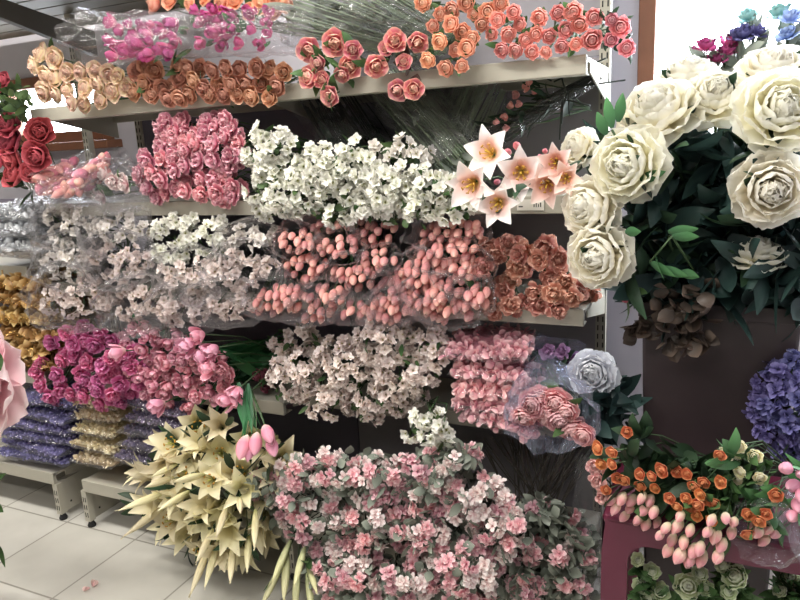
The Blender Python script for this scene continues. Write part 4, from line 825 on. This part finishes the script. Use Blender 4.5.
o = bunch('spray_rose_bunch', 'small orange spray roses with dark leaves on the stool', ART, 'orange spray roses on the stool', 'rose', ORANGE, .042,
      pts=[(627, 432, 14), (598, 448, 15), (612, 452, 13), (601, 464, 12), (612, 464, 13), (606, 490, 12), (617, 478, 12), (624, 480, 13), (640, 474, 13), (640, 486, 12), (652, 476, 13), (655, 488, 12), (662, 470, 16), (677, 472, 14), (687, 474, 13), (694, 486, 13), (704, 482, 13)], Y0=-.38, root=SR, leaves=130, leafsz=(.075, .036), lmat=DARK, leafspread=1.3, stemr=.0018, aim=.5)
o = bunch('spray_rose_bunch', 'small orange spray roses drooping toward the pale tulips', ART, 'orange spray roses on the stool', 'rose', ORANGE, .042,
      pts=[(670, 498, 14), (677, 506, 13), (686, 498, 14), (698, 504, 14), (706, 500, 13), (714, 503, 14), (697, 516, 14), (712, 520, 14), (721, 482, 14), (700, 494, 12), (690, 508, 12)], Y0=-.41, root=SR + V((.06, 0, 0)), leaves=70, leafsz=(.055, .028), lmat=LEAF, leafspread=.9, stemr=.0018, aim=.5)
bunch('spray_rose_bunch', 'small orange spray roses before the cream ranunculus', ART, 'orange spray roses on the stool', 'rose', ORANGE, .042,
      pts=[(748, 514, 14), (759, 521, 14), (766, 514, 14), (776, 495, 16), (748, 534, 15), (720, 455, 14)], Y0=-.41, root=SR + V((.12, 0, 0)), leaves=30, leafsz=(.07, .03), lmat=BRIGHT, leafspread=.7, stemr=.0018, aim=.5)
bunch('ranunculus_bunch', 'cream yellow ranunculus beside the orange spray roses', ART, None, 'ranunculus', CREAMRAN, .055, pts=[(726, 454, 20), (739, 446, 20), (755, 456, 20), (740, 472, 17), (760, 478, 18), (738, 480, 14), (734, 458, 16)], Y0=-.34, root=SR + V((.12, .02, 0)), leaves=34, leafsz=(.06, .025), lmat=LEAF)
TP = 'cream and pink tulips on the stool'
bunch('tulip_bunch', 'cream and pink tulip buds at the stool corner', ART, TP, 'tulip', TULIPCREAM, .036, pts=[(622, 498, 17), (632, 500, 16), (642, 498, 16), (650, 500, 16), (616, 508, 17), (630, 508, 16), (644, 510, 17), (625, 516, 15), (638, 520, 16), (654, 512, 16), (646, 524, 17), (657, 522, 14), (612, 500, 15)], Y0=-.37, root=SR + V((0, .02, -.02)), leaves=4, aim=.5, jit=.2, down=.8)
bunch('tulip_bunch', 'cream and pink tulip buds hanging in front of the stool edge', ART, TP, 'tulip', TULIPCREAM, .038, pts=[(680, 516, 17), (678, 526, 17), (666, 528, 16), (672, 540, 18), (684, 542, 18), (668, 550, 18), (690, 560, 20), (700, 548, 18), (694, 550, 19), (680, 555, 19), (702, 558, 17), (708, 532, 17), (716, 536, 20), (722, 545, 20), (718, 556, 20), (726, 518, 17), (734, 522, 16), (712, 520, 16), (660, 535, 15), (690, 530, 16), (732, 532, 16)], Y0=-.42, root=SR + V((.05, 0, -.02)), leaves=4, aim=.4, jit=.2, down=1.2)
bunch('tulip_bunch', 'clear wrapped pale pink tulips lying at the stool middle', ART, TP, 'tulip', TULIPCREAM, .04, pts=[(758, 532, 18), (768, 528, 18), (764, 540, 18), (776, 534, 16), (752, 524, 16)], Y0=-.38, root=SR + V((.2, .0, -.01)), leaves=4, film=CLEAR, aim=.3, down=.4, filmr=1.5)
bunch('tulip_bunch', 'pink tulips with bright leaves at the frame edge', ART, TP, 'tulip', PINKTUL, .048, pts=[(786, 468, 22), (794, 486, 22), (798, 505, 22), (792, 516, 20), (803, 474, 20), (802, 495, 20)], Y0=-.4, root=SR + V((.3, .0, -.0)), leaves=16, leafsz=(.10, .02), lmat=BRIGHT, aim=.5)
bunch('carnation_bunch', 'faded pink flowers behind the stool corner', ART, None, 'ruffle', SALP, .04, ell=(600, 480, 14, 22), sp=10, Y0=-.3, leaves=3, root=W(615, 500, -.1))
for lab, pts, yy in [('green white ranunculus under the stool beside its leg', [(652, 572, 22), (660, 592, 24), (638, 560, 20), (640, 585, 22), (648, 598, 20)], -.26), ('large green white ranunculus in the stool opening', [(688, 586, 34), (706, 588, 22), (700, 574, 20)], -.28), ('white and green ranunculus turned to the aisle under the stool', [(735, 576, 32), (722, 566, 18), (728, 592, 22)], -.28), ('half hidden pale ranunculus far under the stool', [(790, 576, 24), (780, 590, 20), (796, 592, 22)], -.2)]:
    bunch('ranunculus_bunch', lab, ART, 'green white ranunculus under the stool', 'ranunculus', GREENRAN, .066, pts=pts, Y0=yy, root=W(pts[0][0] + 10, 600, -.12) + V((0, 0, -.1)), leaves=120, leafsz=(.06, .028), lmat=LEAF, leafspread=1.3, aim=.4)

# ------------------------------------------------------------------ near left edge, floor litter
o = bunch('peony', 'huge frilly pale pink bloom cut by the frame edge', ART, None, 'peony', PEONYPP, .20, pts=[(-34, 386, 112)], Y0=-.55, leaves=0, root=(W(-60, 560, -.45).x, -.45, .0), aim=.8, jit=.1)
lb = MB(); random.seed(2)
for (x, y) in [(-8, 350), (-4, 345), (-6, 490), (-4, 510), (-10, 530), (-2, 545), (-8, 560), (-20, 520), (-20, 550), (-12, 500)]:
    for k in range(3): leaf(lb, W(x - ru(0, 18), y, -.55), V((ru(.1, 1), ru(-.5, .5), ru(-.6, .6))), ru(.06, .09), ru(.03, .045), ru(10, 50))
lb.obj('leaves', LEAF, o)
d = fw + rt * ((91 - 400) / F_PX) + up * ((300 - 587) / F_PX); fp = CAM + d * (-(CAM.z - .006) / d.z)
b = MB(); random.seed(4)
for i in range(6): leaf(b, fp + V((ru(-.008, .008), ru(-.008, .008), 0)), V((ru(-1, 1), ru(-1, 1), .4)), .028, .02, 60, 'rose')
tag(b.obj('fallen_petal', P('fallen petals', [(0, 'd8a0a0'), (1, 'e8c8c0')])), 'small crumpled pink petal fallen on the floor tiles', 'petal')

# ------------------------------------------------------------------ light
wd = bpy.data.worlds.new('daylight'); bpy.context.scene.world = wd; wd.use_nodes = True
bg = wd.node_tree.nodes['Background']; bg.inputs[0].default_value = (.86, .93, 1, 1); bg.inputs[1].default_value = 13
def area(name, loc, rot, sx, sy, pw, col, portal=False):
    l = bpy.data.lights.new(name, 'AREA'); l.shape = 'RECTANGLE'; l.size = sx; l.size_y = sy; l.energy = pw; l.color = col
    o = bpy.data.objects.new(name, l); COL.objects.link(o); o.location = loc; o.rotation_euler = rot
    if portal: l.cycles.is_portal = True
    return o
for (x0, x1, z0, z1) in WX: area('window_portal', ((x0 + x1) / 2, YB + .1, (z0 + z1) / 2), (R(-90), 0, 0), x1 - x0, z1 - z0, 1, (1, 1, 1), True)
WARM = (1, .965, .91)
for i, (x, y, pw) in enumerate([(-2.6, -1.0, 36), (-.9, -1.0, 32), (-2.6, -2.6, 18), (-.6, -2.6, 20), (-4.4, -1.0, 20)]):
    area('ceiling_lamp', (x, y, 2.94), (0, 0, 0), 1.3, .3, pw, WARM)
sc = bpy.context.scene
sc.cycles.transparent_max_bounces = 32; sc.cycles.max_bounces = 8; sc.cycles.sample_clamp_indirect = 6
sc.view_settings.view_transform = 'Standard'; sc.view_settings.look = 'None'; sc.view_settings.gamma = 1; sc.view_settings.use_curve_mapping = False
sc.view_settings.exposure = .58
